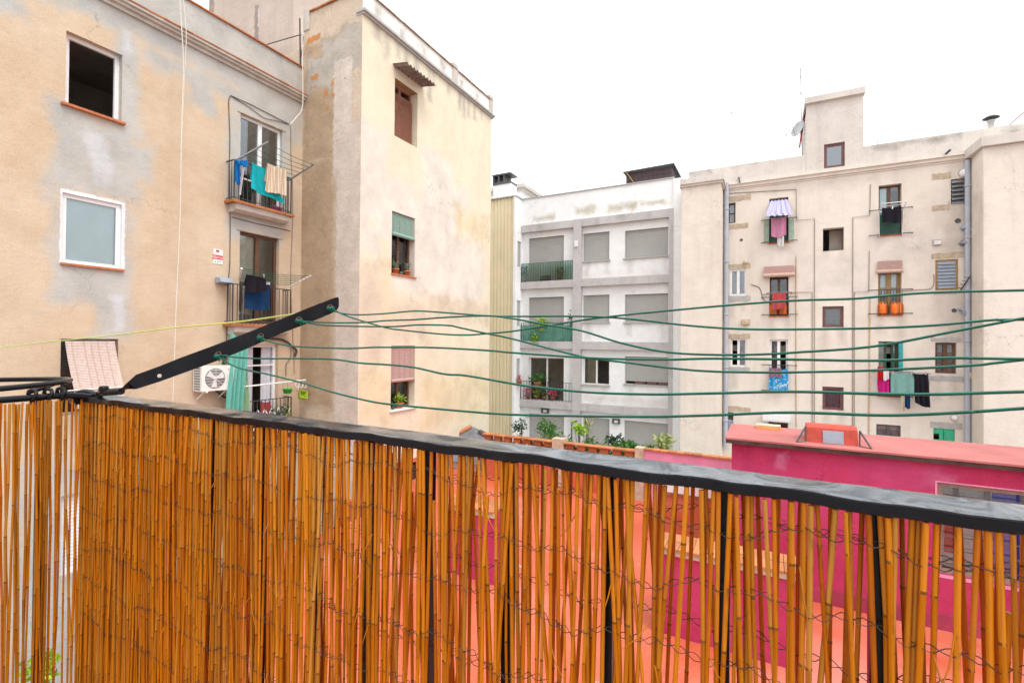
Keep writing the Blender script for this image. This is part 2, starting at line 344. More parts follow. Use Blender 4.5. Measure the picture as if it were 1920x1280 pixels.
M = dict(
    white=simple('white_window_paint', (.78, .78, .78), .45, .08),
    brownwood=simple('brown_painted_wood', (.13, .06, .035), .5, .3, 14),
    tanwood=simple('tan_wood', (.34, .21, .09), .6, .3, 14),
    mauve=simple('mauve_brown_frame', (.16, .075, .07), .55, .25, 12),
    slatbrown=simple('reddish_brown_slats', (.30, .12, .07), .6, .35, 9),
    greenwood=simple('dark_green_paint', (.025, .11, .075), .55, .3, 9),
    palegreen=simple('pale_green_paint', (.36, .46, .36), .6, .2, 9),
    turquoise=simple('turquoise_paint', (.03, .32, .33), .5, .2, 9),
    brightgreen=simple('bright_green_paint', (.05, .45, .25), .5, .2, 9),
    steel=simple('grey_steel', (.3, .3, .31), .45, .2, 20, metal=.7),
    black=simple('black_iron', (.02, .021, .024), .4, .4, 30),
    darkiron=simple('dark_railing_iron', (.06, .055, .055), .55, .3, 30),
    greyplastic=simple('blue_grey_plastic', (.30, .35, .42), .5, .14, 5),
    acwhite=simple('off_white_enamel', (.74, .73, .69), .4, .07, 5),
    acgrey=simple('grey_fan_plastic', (.20, .20, .20), .5, .2, 12),
    terracotta=simple('terracotta', (.50, .17, .07), .8, .25, 14),
    tile=tilemat('clay_tile', (.46, .18, .075)),
    brick=tilemat('orange_brick', (.40, .13, .045)),
    stone=simple('bare_sandstone', (.49, .40, .29), .9, .25, 7, .5),
    greystone=simple('grey_cement', (.42, .41, .39), .9, .15, 5, .4),
    cornice=simple('cornice_render', (.50, .46, .41), .9, .15, 5, .3),
    interior=simple('interior_plaster', (.36, .31, .27), .9, .2, 2),
    shutter=simple('grey_roller_shutter', (.40, .40, .375), .6, .06, 2),
    glass=glass('window_glass'), tealglass=glass('green_railing_glass', (.72, .90, .86), .06, .95), blueglass=glass('blue_film_glass', (.25, .4, .55), .2, .5),
    curtain=fabric('white_curtain', (.78, .78, .84)), cream=fabric('cream_curtain', (.68, .60, .45)), frost=simple('pale_blue_blind', (.76, .87, .87), .6, .06, 2),
    tealcloth=fabric('aqua_sheet', (.22, .62, .52), transl=.4), limecloth=fabric('pale_green_sheet', (.45, .66, .42), transl=.4),
    towel=fabric('turquoise_towel', (.02, .52, .58)), striped=fabric('striped_beige_towel', (.70, .52, .36), (95, (.80, .70, .56), 1)),
    blue=fabric('blue_cloth', (.02, .22, .60)), navy=fabric('black_cloth', (.018, .016, .024), transl=.05), jeans=fabric('denim', (.012, .045, .12), transl=.05),
    lavender=fabric('lavender_cloth', (.62, .60, .82)), pink=fabric('pink_towel_cloth', (.72, .32, .48)), paleclothes=fabric('white_cloth', (.78, .77, .76)),
    red=fabric('coral_red_towel', (.56, .10, .10)), scarlet=fabric('scarlet_cloth', (.70, .02, .03)), magenta=fabric('magenta_cloth', (.72, .03, .30)),
    sage=fabric('sage_towel', (.24, .46, .41)), patterned=None, plum=fabric('mauve_cloth', (.35, .18, .24)),
    gas=simple('orange_gas_bottle_paint', (.75, .16, .01), .4, .15, 8, coat=.2),
    bamboo=fabric('bamboo_blind_slats', (.62, .50, .44), (210, (.48, .36, .30), 2), transl=.1),
    pinkblind=fabric('pinkish_slat_blind', (.60, .40, .36), (130, (.46, .28, .25), 2), transl=.1),
    greenblind=fabric('green_slat_blind', (.36, .52, .44), (120, (.18, .30, .25), 2), transl=.1),
    cane=simple('split_cane_rod', (.52, .36, .28), .7, .2, 30),
    limeplastic=simple('lime_green_plastic', (.30, .40, .03), .35, .1, 6), greenplastic=simple('bright_green_plastic', (.04, .42, .05), .35, .1, 6),
    pinkplastic=simple('pink_plastic', (.65, .16, .45), .4, .1, 6), whiteplastic=simple('white_plastic', (.75, .75, .74), .45, .06, 6),
    greenline=simple('green_plastic_cord', (.0, .105, .068), .35, .15, 40, .1), yellowline=simple('yellow_green_cord', (.55, .56, .10), .4, .3, 1.2, .1, hue=(.30, .52, .16)),
    cable=simple('black_cable', (.05, .05, .05), .6, .2, 20), whitecable=simple('off_white_cable', (.68, .64, .56), .6, .1, 20), conduit=simple('brown_conduit', (.30, .22, .18), .6, .2, 9),
    rust=simple('rusty_pipe', (.42, .27, .12), .85, .35, 7, .4, hue=(.55, .46, .33)), redpaint=simple('red_mast_paint', (.45, .05, .05), .6, .2, 9),
    pipe=simple('blue_grey_drainpipe', (.41, .44, .50), .5, .12, 3), darkwood=simple('weathered_dark_boards', (.085, .058, .062), .8, .35, 6),
    yellowclad=simple('yellow_ribbed_cladding', (.68, .60, .40), .5, .08, 1.2), slate=simple('grey_slate', (.16, .165, .18), .8, .25, 5, .4),
    leaf=leafmat('green_leaf', (.03, .10, .02), (.10, .24, .05)), lime=leafmat('lime_leaf', (.16, .34, .02), (.38, .55, .05)), pale=leafmat('pale_leaf', (.28, .36, .12), (.55, .58, .25)),
    dark=leafmat('dark_leaf', (.02, .05, .03), (.05, .11, .06)), aloe=leafmat('aloe_leaf', (.10, .17, .11), (.22, .30, .20)), flower=leafmat('pink_flower', (.5, .04, .12), (.7, .12, .2)), stem=simple('plant_stem', (.10, .09, .04), .8),
    hatchred=simple('red_waterproofing', (.50, .075, .05), .75, .25, 5, .4), hatchgrey=simple('blue_grey_panel', (.30, .34, .40), .6, .12, 5),
    roofred=simple('red_roof_coating', (.41, .135, .125), .8, .22, 1.3, .5, bscale=25), darkedge=simple('dark_roof_edge', (.07, .04, .035), .8, .3, 8),
    pinkwall=simple('deep_pink_wall', (.46, .024, .088), .85, .28, 1.1, .5, bscale=30, hue=(.36, .035, .10)), palepink=simple('faded_pink_wall', (.68, .26, .40), .85, .2, 1.5, .4),
    lamp=simple('grey_lamp_body', (.09, .09, .09), .5), frost_lens=simple('lamp_lens', (.62, .64, .64), .3, .05), sensorgold=simple('cream_metal_hood', (.58, .46, .28), .6),
    signwhite=simple('sign_white', (.76, .75, .76), .5, .04), signred=simple('sign_red', (.62, .04, .04), .5, .05), ink=simple('sign_ink', (.25, .05, .12), .5, .05), inkgrey=simple('sign_grey_ink', (.35, .36, .38), .5, .05),
)

t = NT('blue_patterned_cloth'); co = t.n('ShaderNodeTexCoord').outputs['Object']
c = t.ramp(t.noise(co, 5.5, 3, .6, 1.5), [(.36, (.62, .68, .70)), (.45, (.03, .34, .62)), (.55, (.02, .20, .52)), (.62, (.05, .45, .55)), (.70, (.66, .70, .72))])
M['patterned'] = t.principled(c, .95)
t = NT('green_garden_net'); co = t.n('ShaderNodeTexCoord').outputs['Object']
c = t.ramp(t.noise(co, 3, 4), [(.35, (.06, .22, .16)), (.65, (.12, .34, .27))]); t.principled(c, .8)
tr = t.n('ShaderNodeBsdfTransparent'); mx = t.n('ShaderNodeMixShader'); mx.inputs[0].default_value = .5
t.l(tr.outputs[0], mx.inputs[1]); t.l(t.b.outputs[0], mx.inputs[2]); t.l(mx.outputs[0], t.out.inputs[0]); M['net'] = t.m

M['coping'] = simple('brown_weathered_coping', (.30, .21, .14), .9, .3, 9, .4)
M['dishgrey'] = simple('dish_grey', (.42, .44, .45), .6)
M['deepblue'] = simple('blue_pane_backing', (.20, .34, .46), .5, .06, 2)
# ---------------------------------------------------------------- building parts
def window(F, bld, h, fm, d=.15, fw=.055, leaves_n=2, rows=(), pane='glass', skip=(), curtain=None, name='window', label=None):
    """h = opening; frame (part) set d behind the wall face, panes (sub-parts)"""
    a0, a1, z0, z1 = h; n1, n0 = -d, -d - .06
    mb = MB()
    mb.fbox(F, a0, a0 + fw, z0, z1, n0, n1); mb.fbox(F, a1 - fw, a1, z0, z1, n0, n1)
    mb.fbox(F, a0 + fw, a1 - fw, z1 - fw, z1, n0, n1); mb.fbox(F, a0 + fw, a1 - fw, z0, z0 + fw, n0, n1)
    W = (a1 - a0 - 2 * fw) / leaves_n
    for k in range(1, leaves_n):
        c = a0 + fw + W * k; mb.fbox(F, c - fw * .75, c + fw * .75, z0 + fw, z1 - fw, n0, n1 + .01)
    for r in rows:
        zz = lerp(z0, z1, r); mb.fbox(F, a0 + fw, a1 - fw, zz - .018, zz + .018, n0 + .01, n1 + .004)
    o = mb.build(name, M[fm], bld, label)
    for k in range(leaves_n):
        if k in skip: continue
        MB().fbox(F, a0 + fw + W * k, a0 + fw + W * (k + 1), z0 + fw, z1 - fw, n0 + .025, n0 + .033).build('pane', M[pane], o)
    if curtain:
        for (u0, u1, v0, cm) in curtain:
            b = MB(); A0, A1 = lerp(a0, a1, u0), lerp(a0, a1, u1); Z0 = lerp(z0, z1, v0)
            cn = n0 - (.012 if cm in ('frost', 'deepblue') else .045); cloth(b, F.p(A0, z1, cn), F.p(A1, z1, cn), F.p(A1, Z0, cn), F.p(A0, Z0, cn), F.p(0, 0, 1) - F.p(0, 0, 0), 3, .003 if cm in ('frost', 'deepblue') else .02, 16, 6)
            b.build('curtain', M[cm], o)
    return o
def slats(F, bld, a0, a1, z0, z1, n, mat, pitch=.05, deep=.02, name='shutter', label=None, tilt=.6):
    """a leaf of horizontal slats, one ridged mesh"""
    mb = MB(); k = max(2, int((z1 - z0) / pitch)); p = (z1 - z0) / k
    for i in range(k):
        y0 = z0 + i * p; y1 = y0 + p * .93
        mb.add([F.p(a0, y0, n + deep), F.p(a1, y0, n + deep), F.p(a1, y1, n + deep * (1 - tilt)), F.p(a0, y1, n + deep * (1 - tilt)), F.p(a1, y1, n - .004), F.p(a0, y1, n - .004), F.p(a1, y0 + p, n - .004), F.p(a0, y0 + p, n - .004)],
               [(0, 1, 2, 3), (3, 2, 4, 5), (5, 4, 6, 7)])
    return mb.build(name, M[mat], bld, label)
def sill(F, bld, a0, a1, z, out=.07, th=.05, mat='terracotta', back=.14):
    return MB().fbox(F, a0, a1, z - th, z, -back, out).build('sill', M[mat], bld)
def lintel(F, bld, px, mat='stone', proud=.012):
    a0, a1, z0, z1 = F.rect(*px)
    mb = MB(); N = 9
    top = [F.p(lerp(a0, a1, i / N), z1 + rnd(-.025, .02), proud) for i in range(N + 1)]; bot = [F.p(lerp(a0, a1, i / N), z0 + rnd(-.02, .025), proud) for i in range(N + 1)]
    off = F.p(0, 0, -.03) - F.p(0, 0, proud)
    for i in range(N): mb.prism([bot[i], bot[i + 1], top[i + 1], top[i]], off)
    return mb.build('lintel_stone', M[mat], bld)
def rooms(F, bld, a0, a1, z0, levels, z1, deep=3.0, body=5.0, th=.3):
    """the dark rooms behind a pierced wall: back wall, floors, ends"""
    mb = MB(); mb.fbox(F, a0, a1, z0, z1 - .02, -body, -deep)
    for z in levels: mb.fbox(F, a0, a1, z - .25, z, -deep, -th - .002)
    for a in (a0 + .01, a1 - .16): mb.fbox(F, a, a + .15, z0, z1 - .3, -deep, -th - .002)
    return mb.build('interior', M['interior'], bld)
def railing(F, bld, a0, a1, z0, z1, n0, n1, mat='darkiron', step=.11, r=.008, name='railing', sides=True, mids=()):
    mb = MB()
    for z, s in [(z1, .02), (z0 + .06, .014)] + [(m, .012) for m in mids]:
        mb.bar(F.p(a0, z, n1), F.p(a1, z, n1), s * 1.6, s)
        if sides:
            for a in (a0, a1): mb.bar(F.p(a, z, n0), F.p(a, z, n1 - .012), s * 1.6, s)
    k = max(2, round((a1 - a0) / step))
    for i in range(k + 1):
        a = lerp(a0, a1, i / k); q = r * (1.7 if i in (0, k) else 1); mb.bar(F.p(a, z0, n1), F.p(a, z1, n1), q * 2, q * 2)
    if sides:
        kk = max(1, round((n1 - n0) / step))
        for a in (a0, a1):
            for j in range(1, kk): mb.bar(F.p(a, z0, lerp(n0, n1, j / kk)), F.p(a, z1, lerp(n0, n1, j / kk)), r * 2, r * 2)
    return mb.build(name, M[mat], bld)
def pot_plant(name, label, c, r, h, kind='bush', group=None, potmat='terracotta', leafm='leaf', size=.07, spread=.18, tall=.25, n=60, seed=1):
    t = thing(name, label, 'potted plant', c, group); x, y, z = c
    MB().lathe([(0.001, z), (r * .72, z), (r * .95, z + h * .8), (r * 1.08, z + h * .8), (r * 1.08, z + h), (r * .9, z + h), (r * .85, z + h * .86), (.001, z + h * .86)], (x, y, 0), 14).build('pot', M[potmat], t)
    mb = MB(); rg = random.Random(seed)
    if kind == 'aloe':
        for k in range(12):
            an = k * 2.4 + rg.uniform(-.3, .3); tilt = rg.uniform(.15, .75); L = tall * rg.uniform(.7, 1.1); d = Vector((math.cos(an) * tilt, math.sin(an) * tilt, 1)).normalized()
            sd = d.cross(Vector((0, 0, 1))).normalized(); b = Vector((x, y, z + h * .88))
            mid = b + d * L * .55 + Vector((0, 0, L * .05)); tip = b + d * L + Vector((math.cos(an), math.sin(an), -.4)) * L * .15; ww = size * .3
            mb.add([b - sd * ww, b + sd * ww, mid + sd * ww * .8, tip, mid - sd * ww * .8], [(0, 1, 2, 4), (4, 2, 3)])
        mb.build('foliage', M[leafm], t)
    else:
        leaves(mb, (x, y, z + h + tall * .45), (spread, spread, tall * .6), n, size, seed); mb.build('foliage', M[leafm], t)
        st = MB()
        for k in range(5):
            q = Vector((x, y, z + h + tall * .45)) + Vector((rg.uniform(-1, 1) * spread * .6, rg.uniform(-1, 1) * spread * .6, rg.uniform(-.1, .4) * tall)); st.tube([(x, y, z + h * .86), lerp(Vector((x, y, z + h)), q, .5), q], .006, 4)
        st.build('stem', M['stem'], t)
    return t

# ---------------------------------------------------------------- ground
Z0 = -.3                                                             # courtyard terrace
tg = NT('ground_dirt'); tg.principled(tg.ramp(tg.noise(tg.n('ShaderNodeNewGeometry').outputs['Position'], .6, 6), [(.3, (.22, .20, .18)), (.7, (.32, .30, .27))]), .95)
MB().box(-400, 400, -400, 400, -3.2, -3.0).build('ground', tg.m, kind='structure')
tt = NT('coral_terrace_coating'); pos = tt.n('ShaderNodeNewGeometry').outputs['Position']
c = tt.ramp(tt.noise(pos, .55, 6, .6), [(.36, (.47, .085, .038)), (.62, (.53, .12, .06))])
c = tt.mix(tt.ramp(tt.noise(tt.vmath('ADD', pos, (3.3, 1.7, 0)), .42, 3, .5), [(.52, 0.0), (.66, .75)]), c, (.56, .21, .15))
q_ = tt.vmath('SUBTRACT', tt.vmath('ABSOLUTE', tt.vmath('SUBTRACT', pos, (3.4, 6.2, 0))), (3.6, 1.9, 99)); sx_ = tt.n('ShaderNodeSeparateXYZ'); tt.l(q_, sx_.inputs[0])
d_ = tt.math('ADD', tt.math('MAXIMUM', sx_.outputs[0], sx_.outputs[1]), tt.math('MULTIPLY', tt.math('SUBTRACT', tt.noise(pos, .9, 5, .6), .5), 3.0))
c = tt.mix(tt.ramp(tt.math('ADD', tt.math('DIVIDE', d_, -1.2), .5, True), [(0, 0.0), (1, .7)]), c, (.56, .22, .165))   # an older, paler coat near the annex
c = tt.mix(tt.ramp(tt.noise(pos, 1.9, 5, .7), [(.67, 0.0), (.70, .8)]), c, (.42, .37, .36))
c = tt.mix(tt.ramp(tt.noise(pos, 7, 6, .7), [(.60, 0.0), (.8, .4)]), c, (.38, .12, .09))
c = tt.mix(tt.ramp(tt.noise(tt.vmath('ADD', pos, (9, 4, 0)), 1.1, 7, .72), [(.55, 0.0), (.66, .35)]), c, (.30, .075, .05)); c = tt.mix(tt.ramp(tt.noise(pos, 42, 3, .6), [(.66, 0.0), (.72, .6)]), c, (.62, .50, .46))   # damp stains and chipped flecks
tt.principled(c, tt.ramp(tt.noise(pos, .8, 5), [(.4, .35), (.6, .7)]), tt.noise(pos, 30, 4), .3, .01, .35)
Z1 = -1.7                                                            # lower terrace of the white block
mb = MB(); mb.box(-8.7, 14, 3.8, 9.3, -2.99, Z0); mb.box(-10.2, 14, 9.301, 13.47, -2.99, Z0); mb.build('terrace_floor', tt.m, kind='structure')
MB().box(-10.2, 14, 13.48, 22.2, -2.99, Z1).build('rear_terrace', M['greystone'], kind='structure')

# ---------------------------------------------------------------- left building
FL = Facade('X', -12.0)
LB = thing('apartment_building', 'ochre and grey patched apartment building with stacked small balconies at the left', 'building', (-12, 4, -3))
h1 = FL.rect(123, 80, 229, 213); h2 = FL.rect(116, 372, 228, 499); zt3 = FL.px(168, 635)[1]; a30, a31 = FL.px(113, 690)[0], FL.px(221, 690)[0]
h3 = (a30, a31, zt3 - 1.5, zt3); h4 = (a30 + .05, a31 + .05, -.62, .93)
d1 = (FL.px(450, 290)[0], FL.px(529, 290)[0], 7.46, FL.px(489, 228)[1]); d2 = (FL.px(449, 500)[0], FL.px(523, 500)[0], 4.39, FL.px(486, 440)[1]); d3 = (FL.px(462, 700)[0], FL.px(521, 700)[0], 1.3, FL.px(490, 646)[1])
ZCOR = 10.92; ZPAR = 11.88; AE = 9.514
grey = [FL.rect(*q) for q in ((-400, -160, 40, -60), (215, 60, 262, 250), (95, 215, 262, 365), (100, 250, 190, 365), (205, 265, 285, 330), (96, 497, 245, 575), (175, 560, 245, 640), (100, 420, 114, 520), (428, 165, 455, 420), (452, 180, 560, 250), (225, 350, 245, 560), (95, 360, 118, 470))]
grey += [(-2.5, 9.6, 10.35, 12.2), (5.4, 9.6, 10.0, 10.4), (d1[0] - .25, d1[1] + .3, 7.2, 10.1), (d2[0] - .3, d2[1] + .1, 6.5, 7.3), (6.4, 7.0, 9.5, 10.2)]
whitep = [(h2[0] - .03, h2[1] + .06, h2[2], h2[3] + .07)]
pale = [FL.rect(*q) for q in ((165, 250, 195, 300), (190, 265, 203, 350), (172, 300, 188, 345), (215, 560, 228, 620), (233, 60, 245, 95))]
mwl = plaster('ochre_patched_render', FL, (.495, .37, .245), (.57, .46, .34), .55, [((.44, .44, .415), .30, .34, grey + [FL.rect(30, 850, 330, 1500)]), ((.52, .525, .53), .14, .2, pale), ((.76, .76, .78), .02, .03, whitep)], .10, .45, .1)
mb = MB(); mb.wall(FL, -5, AE, -3, ZCOR, (h1, h2, h3, h4, d1, d2, d3), .3, 'l'); mb.build('wall', mwl, LB)
MB().fbox(FL, -5, AE - .002, ZCOR + .13, ZPAR, -.35, -.03).build('parapet', mwl, LB)
mb = MB()                                                            # cornice of three receding courses
mb.fbox(FL, -5, AE - .003, ZCOR - .10, ZCOR - .02, -.2, .06); mb.fbox(FL, -5, AE - .003, ZCOR - .02, ZCOR + .045, -.2, .13); mb.fbox(FL, -5, AE - .003, ZCOR + .045, ZCOR + .10, -.2, .19)
mb.build('cornice', M['cornice'], LB)
nb = 46
for k in range(nb):                                                  # thin clay tiles edging the cornice and the parapet
    a0, a1 = lerp(-5, AE, k / nb) + .006, lerp(-5, AE, (k + 1) / nb) - .006
    mb = MB(); mb.fbox(FL, a0, a1, ZCOR + .102, ZCOR + .128, -.2, .215 + rnd(-.008, .008)); mb.build('edge_tile', M['tile'], LB)
    mb = MB(); mb.fbox(FL, a0, a1, ZPAR + .002, ZPAR + .035, -.4, .02 + rnd(-.008, .008)); mb.build('coping_tile', M['tile'], LB)
rooms(FL, LB, -5, AE, -3, (-1.2, 1.3, 4.39, 7.46, 10.5), ZCOR, body=7)
window(FL, LB, h1, 'white', .13, .075, 1, skip=(0,), label='white frame of the open top window')
mb = MB(); mb.fbox(FL, h1[0] + .075, h1[0] + .115, h1[2] + .075, h1[3] - .075, -.75, -.19); mb.build('open_sash', M['white'], LB)
sill(FL, LB, h1[0] - .07, h1[1] + .05, h1[2] + .005, .09, .045)
window(FL, LB, h2, 'white', .055, .08, 1, curtain=((0, 1, .06, 'frost'),), label='white framed window with a lowered pale blue blind')
sill(FL, LB, h2[0] - .02, h2[1] + .04, h2[2] + .004, .06, .04)
window(FL, LB, h3, 'greystone', .16, .06, 2)
window(FL, LB, h4, 'white', .1, .07, 1, skip=(0,)); slats(FL, LB, h4[0] + .07, h4[1] - .07, h4[2] + .07, h4[3] - .07, -.14, 'white', .07, .03, label='white slatted shutter')
# balcony doors
window(FL, LB, d1, 'white', .10, .07, 2, (.30,), name='balcony_door')
window(FL, LB, d2, 'brownwood', .12, .075, 2, (.45,), name='balcony_door', curtain=((.02, .5, 0.1, 'cream'),), label='brown wooden balcony door')
mbd = window(FL, LB, d3, 'white', .12, .07, 1, (.78,), skip=(0,), name='balcony_door', curtain=((.05, .36, 0, 'curtain'), (.62, .97, 0, 'curtain')), label='white balcony door with lavender white curtains')
for i, dd in enumerate((d1, d2, d3)):
    zt = dd[2] - .03; a0, a1 = FL.px(*((436, 375), (433, 600), (440, 790))[i], .35)[0], FL.px(*((552, 406), (551, 604), (552, 800))[i], .35)[0]
    b = MB(); b.prism([FL.p(a0 + .12, zt - .26, 0), FL.p(a0 + .12, zt - .26, .18), FL.p(a0 + .12, zt - .2, .29), FL.p(a0 + .12, zt - .065, .31), FL.p(a0 + .12, zt - .065, 0)], (0, a1 - a0 - .24, 0))
    slab = b.build('balcony_slab', M['cornice'], LB)
    kk = 6
    for j in range(kk):
        q0, q1 = lerp(a0, a1, j / kk) + .004, lerp(a0, a1, (j + 1) / kk) - .004
        MB().fbox(FL, q0, q1, zt - .064, zt, 0.002, .37 + rnd(-.006, .006)).build('floor_tile', M['tile'], slab)
    railing(FL, LB, a0 + .05, a1 - .1, zt + .001, zt + (.98 if i < 2 else 1.12), .004, .33, 'darkiron', .115, .007, name='balcony_railing')
for dd in (d1, d2):                                                  # thin tan strips above the doors, in place of shadow in the reveal
    MB().fbox(FL, dd[0] - .08, dd[1] + .10, dd[3] + .004, dd[3] + .03, 0.001, .02).build('door_shadow_strip', M['stone'], LB)

# ---------------------------------------------------------------- cream tower standing proud of it
T1, T2 = Facade('Y', 9.514), Facade('X', -9.69)
TW = thing('apartment_tower', 'tall cream apartment block with a corrugated awning over its top window', 'building', (-11, 12, -3))
t1 = T2.rect(740, 156, 784, 262); t1 = (T2.px(740, 200)[0], T2.px(783, 200)[0], T2.px(761, 266)[1], T2.px(761, 160)[1])
t2 = (T2.px(734.5, 450)[0], T2.px(778, 450)[0], T2.px(756, 516)[1], T2.px(756, 402)[1]); t3 = (T2.px(733, 700)[0], T2.px(778, 700)[0], T2.px(756, 765)[1], T2.px(756, 648)[1])
TE = 16.4; ZTC = 12.76; ZTP = 13.45
pinkish = [T2.rect(*q) for q in ((676, 235, 725, 420), (676, 330, 780, 420), (790, 290, 850, 420), (800, 340, 880, 480), (700, 380, 905, 470), (730, 440, 905, 560), (676, 420, 715, 470))]
buff = [T2.rect(*q) for q in ((672, 490, 715, 780), (700, 560, 760, 640), (672, 560, 800, 640), (800, 560, 915, 600))]
yell = [T2.rect(*q) for q in ((855, 400, 915, 450), (720, 490, 735, 600), (790, 700, 915, 790), (672, 690, 730, 790))]
drip = [(T2.px(x, 200)[0] - .05, T2.px(x, 200)[0] + .07, ZTC - q, ZTC) for x, q in ((724, .75), (745, .4), (760, .6), (805, 1.0), (812, .5), (862, .6), (870, .75), (878, .6), (890, .5), (902, .35), (705, .3), (780, .4), (840, .35))]
mt2 = plaster('cream_yellow_render', T2, (.62, .55, .415), (.68, .61, .47), .5, [((.665, .61, .54), .35, .32, pinkish), ((.60, .505, .39), .5, .45, buff), ((.64, .54, .36), .5, .45, yell), ((.40, .36, .31), .3, .22, drip)], .12, .25, .06)
b1 = [T1.rect(*q) for q in ((628, 250, 680, 900), (625, 110, 660, 330), (640, 230, 680, 330))]
brn = [T1.rect(*q) for q in ((560, 300, 625, 760), (570, 70, 640, 300))]
gry = [T1.rect(*q) for q in ((575, 90, 680, 140), (600, 60, 680, 110), (575, 120, 625, 170))]
spots = [T1.rect(*q) for q in ((583, 142, 596, 149), (620, 152, 625, 160), (607, 172, 614, 180), (624, 177, 627, 182), (612, 199, 616, 206), (583, 163, 592, 166), (576, 68, 600, 78))]
mt1 = plaster('stained_brown_render', T1, (.50, .40, .30), (.56, .46, .36), .7, [((.405, .295, .195), .25, .3, brn), ((.44, .40, .345), .12, .35, gry), ((.60, .52, .455), .06, .10, b1), ((.55, .22, .06), .06, .10, spots)], .22, .6, .3, .75)
MB().wall(T2, 9.514, TE, -3, ZTC, (t1, t2, t3), .3, 'r').build('wall', mt2, TW)
MB().wall(T1, -12, -9.69, -3, ZTP - .02, (), .28, '').build('wall', mt1, TW, 'stained brown side wall with a paler strip at the corner')
mb = MB(); mb.box(-12, -9.99, 16.1, 16.399, -3, ZTC - .01); mb.box(-18, -12.01, 9.80, 16.38, -3, ZTC - .02); mb.build('rear_wall', mt1, TW)
rooms(T2, TW, 9.80, 16.1, -3, (2.0, 5.0, 8.0, 11.2), ZTC, 2.3, 2.31)
MB().box(-12, -9.7, 9.8, TE - .01, ZTC - .2, ZTC).build('roof', M['greystone'], TW)
mb = MB(); mb.box(-9.95, -9.70, 9.53, TE - .02, ZTC + .12, ZTP); mb.box(-11.95, -9.95, 9.80, 10.0, ZTC, ZTP - .03); mb.build('parapet', plaster('pale_parapet_render', T2, (.66, .64, .60), (.74, .72, .68), .8, [((.36, .33, .29), .3, .3, [(10 + k * 1.05, 10.15 + k * 1.05, ZTC + .1, ZTC + .5) for k in range(6)])], .2), TW)
mb = MB(); mb.fbox(T2, 9.5, TE + .06, ZTC, ZTC + .055, -.2, .07); mb.fbox(T2, 9.47, TE + .08, ZTC + .055, ZTC + .12, -.2, .13); mb.build('cornice', M['greystone'], TW)
for y in (13.72, 16.2): MB().box(-9.98, -9.665, y, y + .3, ZTC + .12, ZTP + .17).build('parapet_pier', M['cornice'], TW)
MB().box(-12.0, -11.75, 9.49, 9.8, ZTP - .5, ZTP + .12).build('parapet_pier', M['cornice'], TW)
for k in range(22):
    y0 = lerp(9.56, TE, k / 22)
    MB().box(-10.0, -9.65 + rnd(-.006, .006), y0 + .005, y0 + (TE - 9.56) / 22 - .005, ZTP + .001, ZTP + .035).build('coping_tile', M['coping'], TW)
for k in range(7):
    x0 = lerp(-11.74, -10.05, k / 7); MB().box(x0 + .005, x0 + .235, 9.46 + rnd(-.01, .01), 9.75, ZTP - .018, ZTP + .02).build('coping_tile', M['tile'], TW)
mb = MB()                                                            # guard wires above the parapet
for z in (ZTP + .35, ZTP + .6): mb.tube([(-9.75, 9.6, z), (-9.75, TE, z)], .007, 4)
for y in (9.7, 11.9, 14, 16.3): mb.tube([(-9.75, y, ZTP), (-9.75, y, ZTP + .62)], .009, 4)
mb.build('guard_wire', M['steel'], TW)
mb = MB(); mb.box(-17.3, -12.87, 9.82, 12.5, ZTC - .01, 17.5); mb.build('rooftop_block', plaster('brown_rooftop_render', T1, (.46, .37, .31), (.52, .43, .37), .6, [((.30, .24, .21), .08, .1, [T1.rect(461, 0, 468, 70), T1.rect(372, -40, 384, 20)]), ((.66, .62, .58), .05, .1, [T1.rect(467, 5, 469, 40)])], .2), TW)
# its three windows
window(T2, TW, t1, 'slatbrown', .28, .06, 2); slats(T2, TW, t1[0] + .03, t1[1] - .03, t1[2] + .02, t1[3] - .28, -.22, 'slatbrown', .055, .03, name='roller_blind', label='reddish brown slatted blind lowered over the top window')
window(T2, TW, t2, 'brownwood', .22, .06, 2, curtain=((.45, 1, .1, 'curtain'),)); sill(T2, TW, t2[0] - .02, t2[1] + .05, t2[2] + .004, .05, .04)
window(T2, TW, t3, 'brownwood', .24, .06, 2, (.5,), curtain=((.35, 1, 0, 'curtain'),)); sill(T2, TW, t3[0] - .03, t3[1] + .04, t3[2] + .004, .07, .05, 'whiteplastic')
mb = MB(); NN = 9                                                    # corrugated awning
A0, A1, zA = t1[0] - .10, t1[1] + .24, t1[3] + .33; vs = []
for lay in (0, .012):
    for i in range(NN * 6 + 1):
        a = lerp(A0, A1, i / (NN * 6)); dz = .035 * math.cos(i / 6 * 2 * math.pi)
        vs += [T2.p(a, zA + dz - lay, -.01), T2.p(a, zA - .10 + dz - lay, .55)]
L = (NN * 6 + 1) * 2
mb.add(vs, [(2 * i + o, 2 * i + 1 + o, 2 * i + 3 + o, 2 * i + 2 + o) for o in (0, L) for i in range(NN * 6)] + [(2 * i + 1, 2 * i + 3, 2 * i + 3 + L, 2 * i + 1 + L) for i in range(NN * 6)])
mb.build('corrugated_awning', simple('weathered_fibre_cement', (.24, .19, .17), .9, .3, 6, .4), TW)
mb = MB(); mb.fbox(T2, t1[0] - .001, t1[1] + .001, t1[3] - .004, t1[3] + .001, -.25, -.003); mb.build('lintel_stone', M['tanwood'], TW)
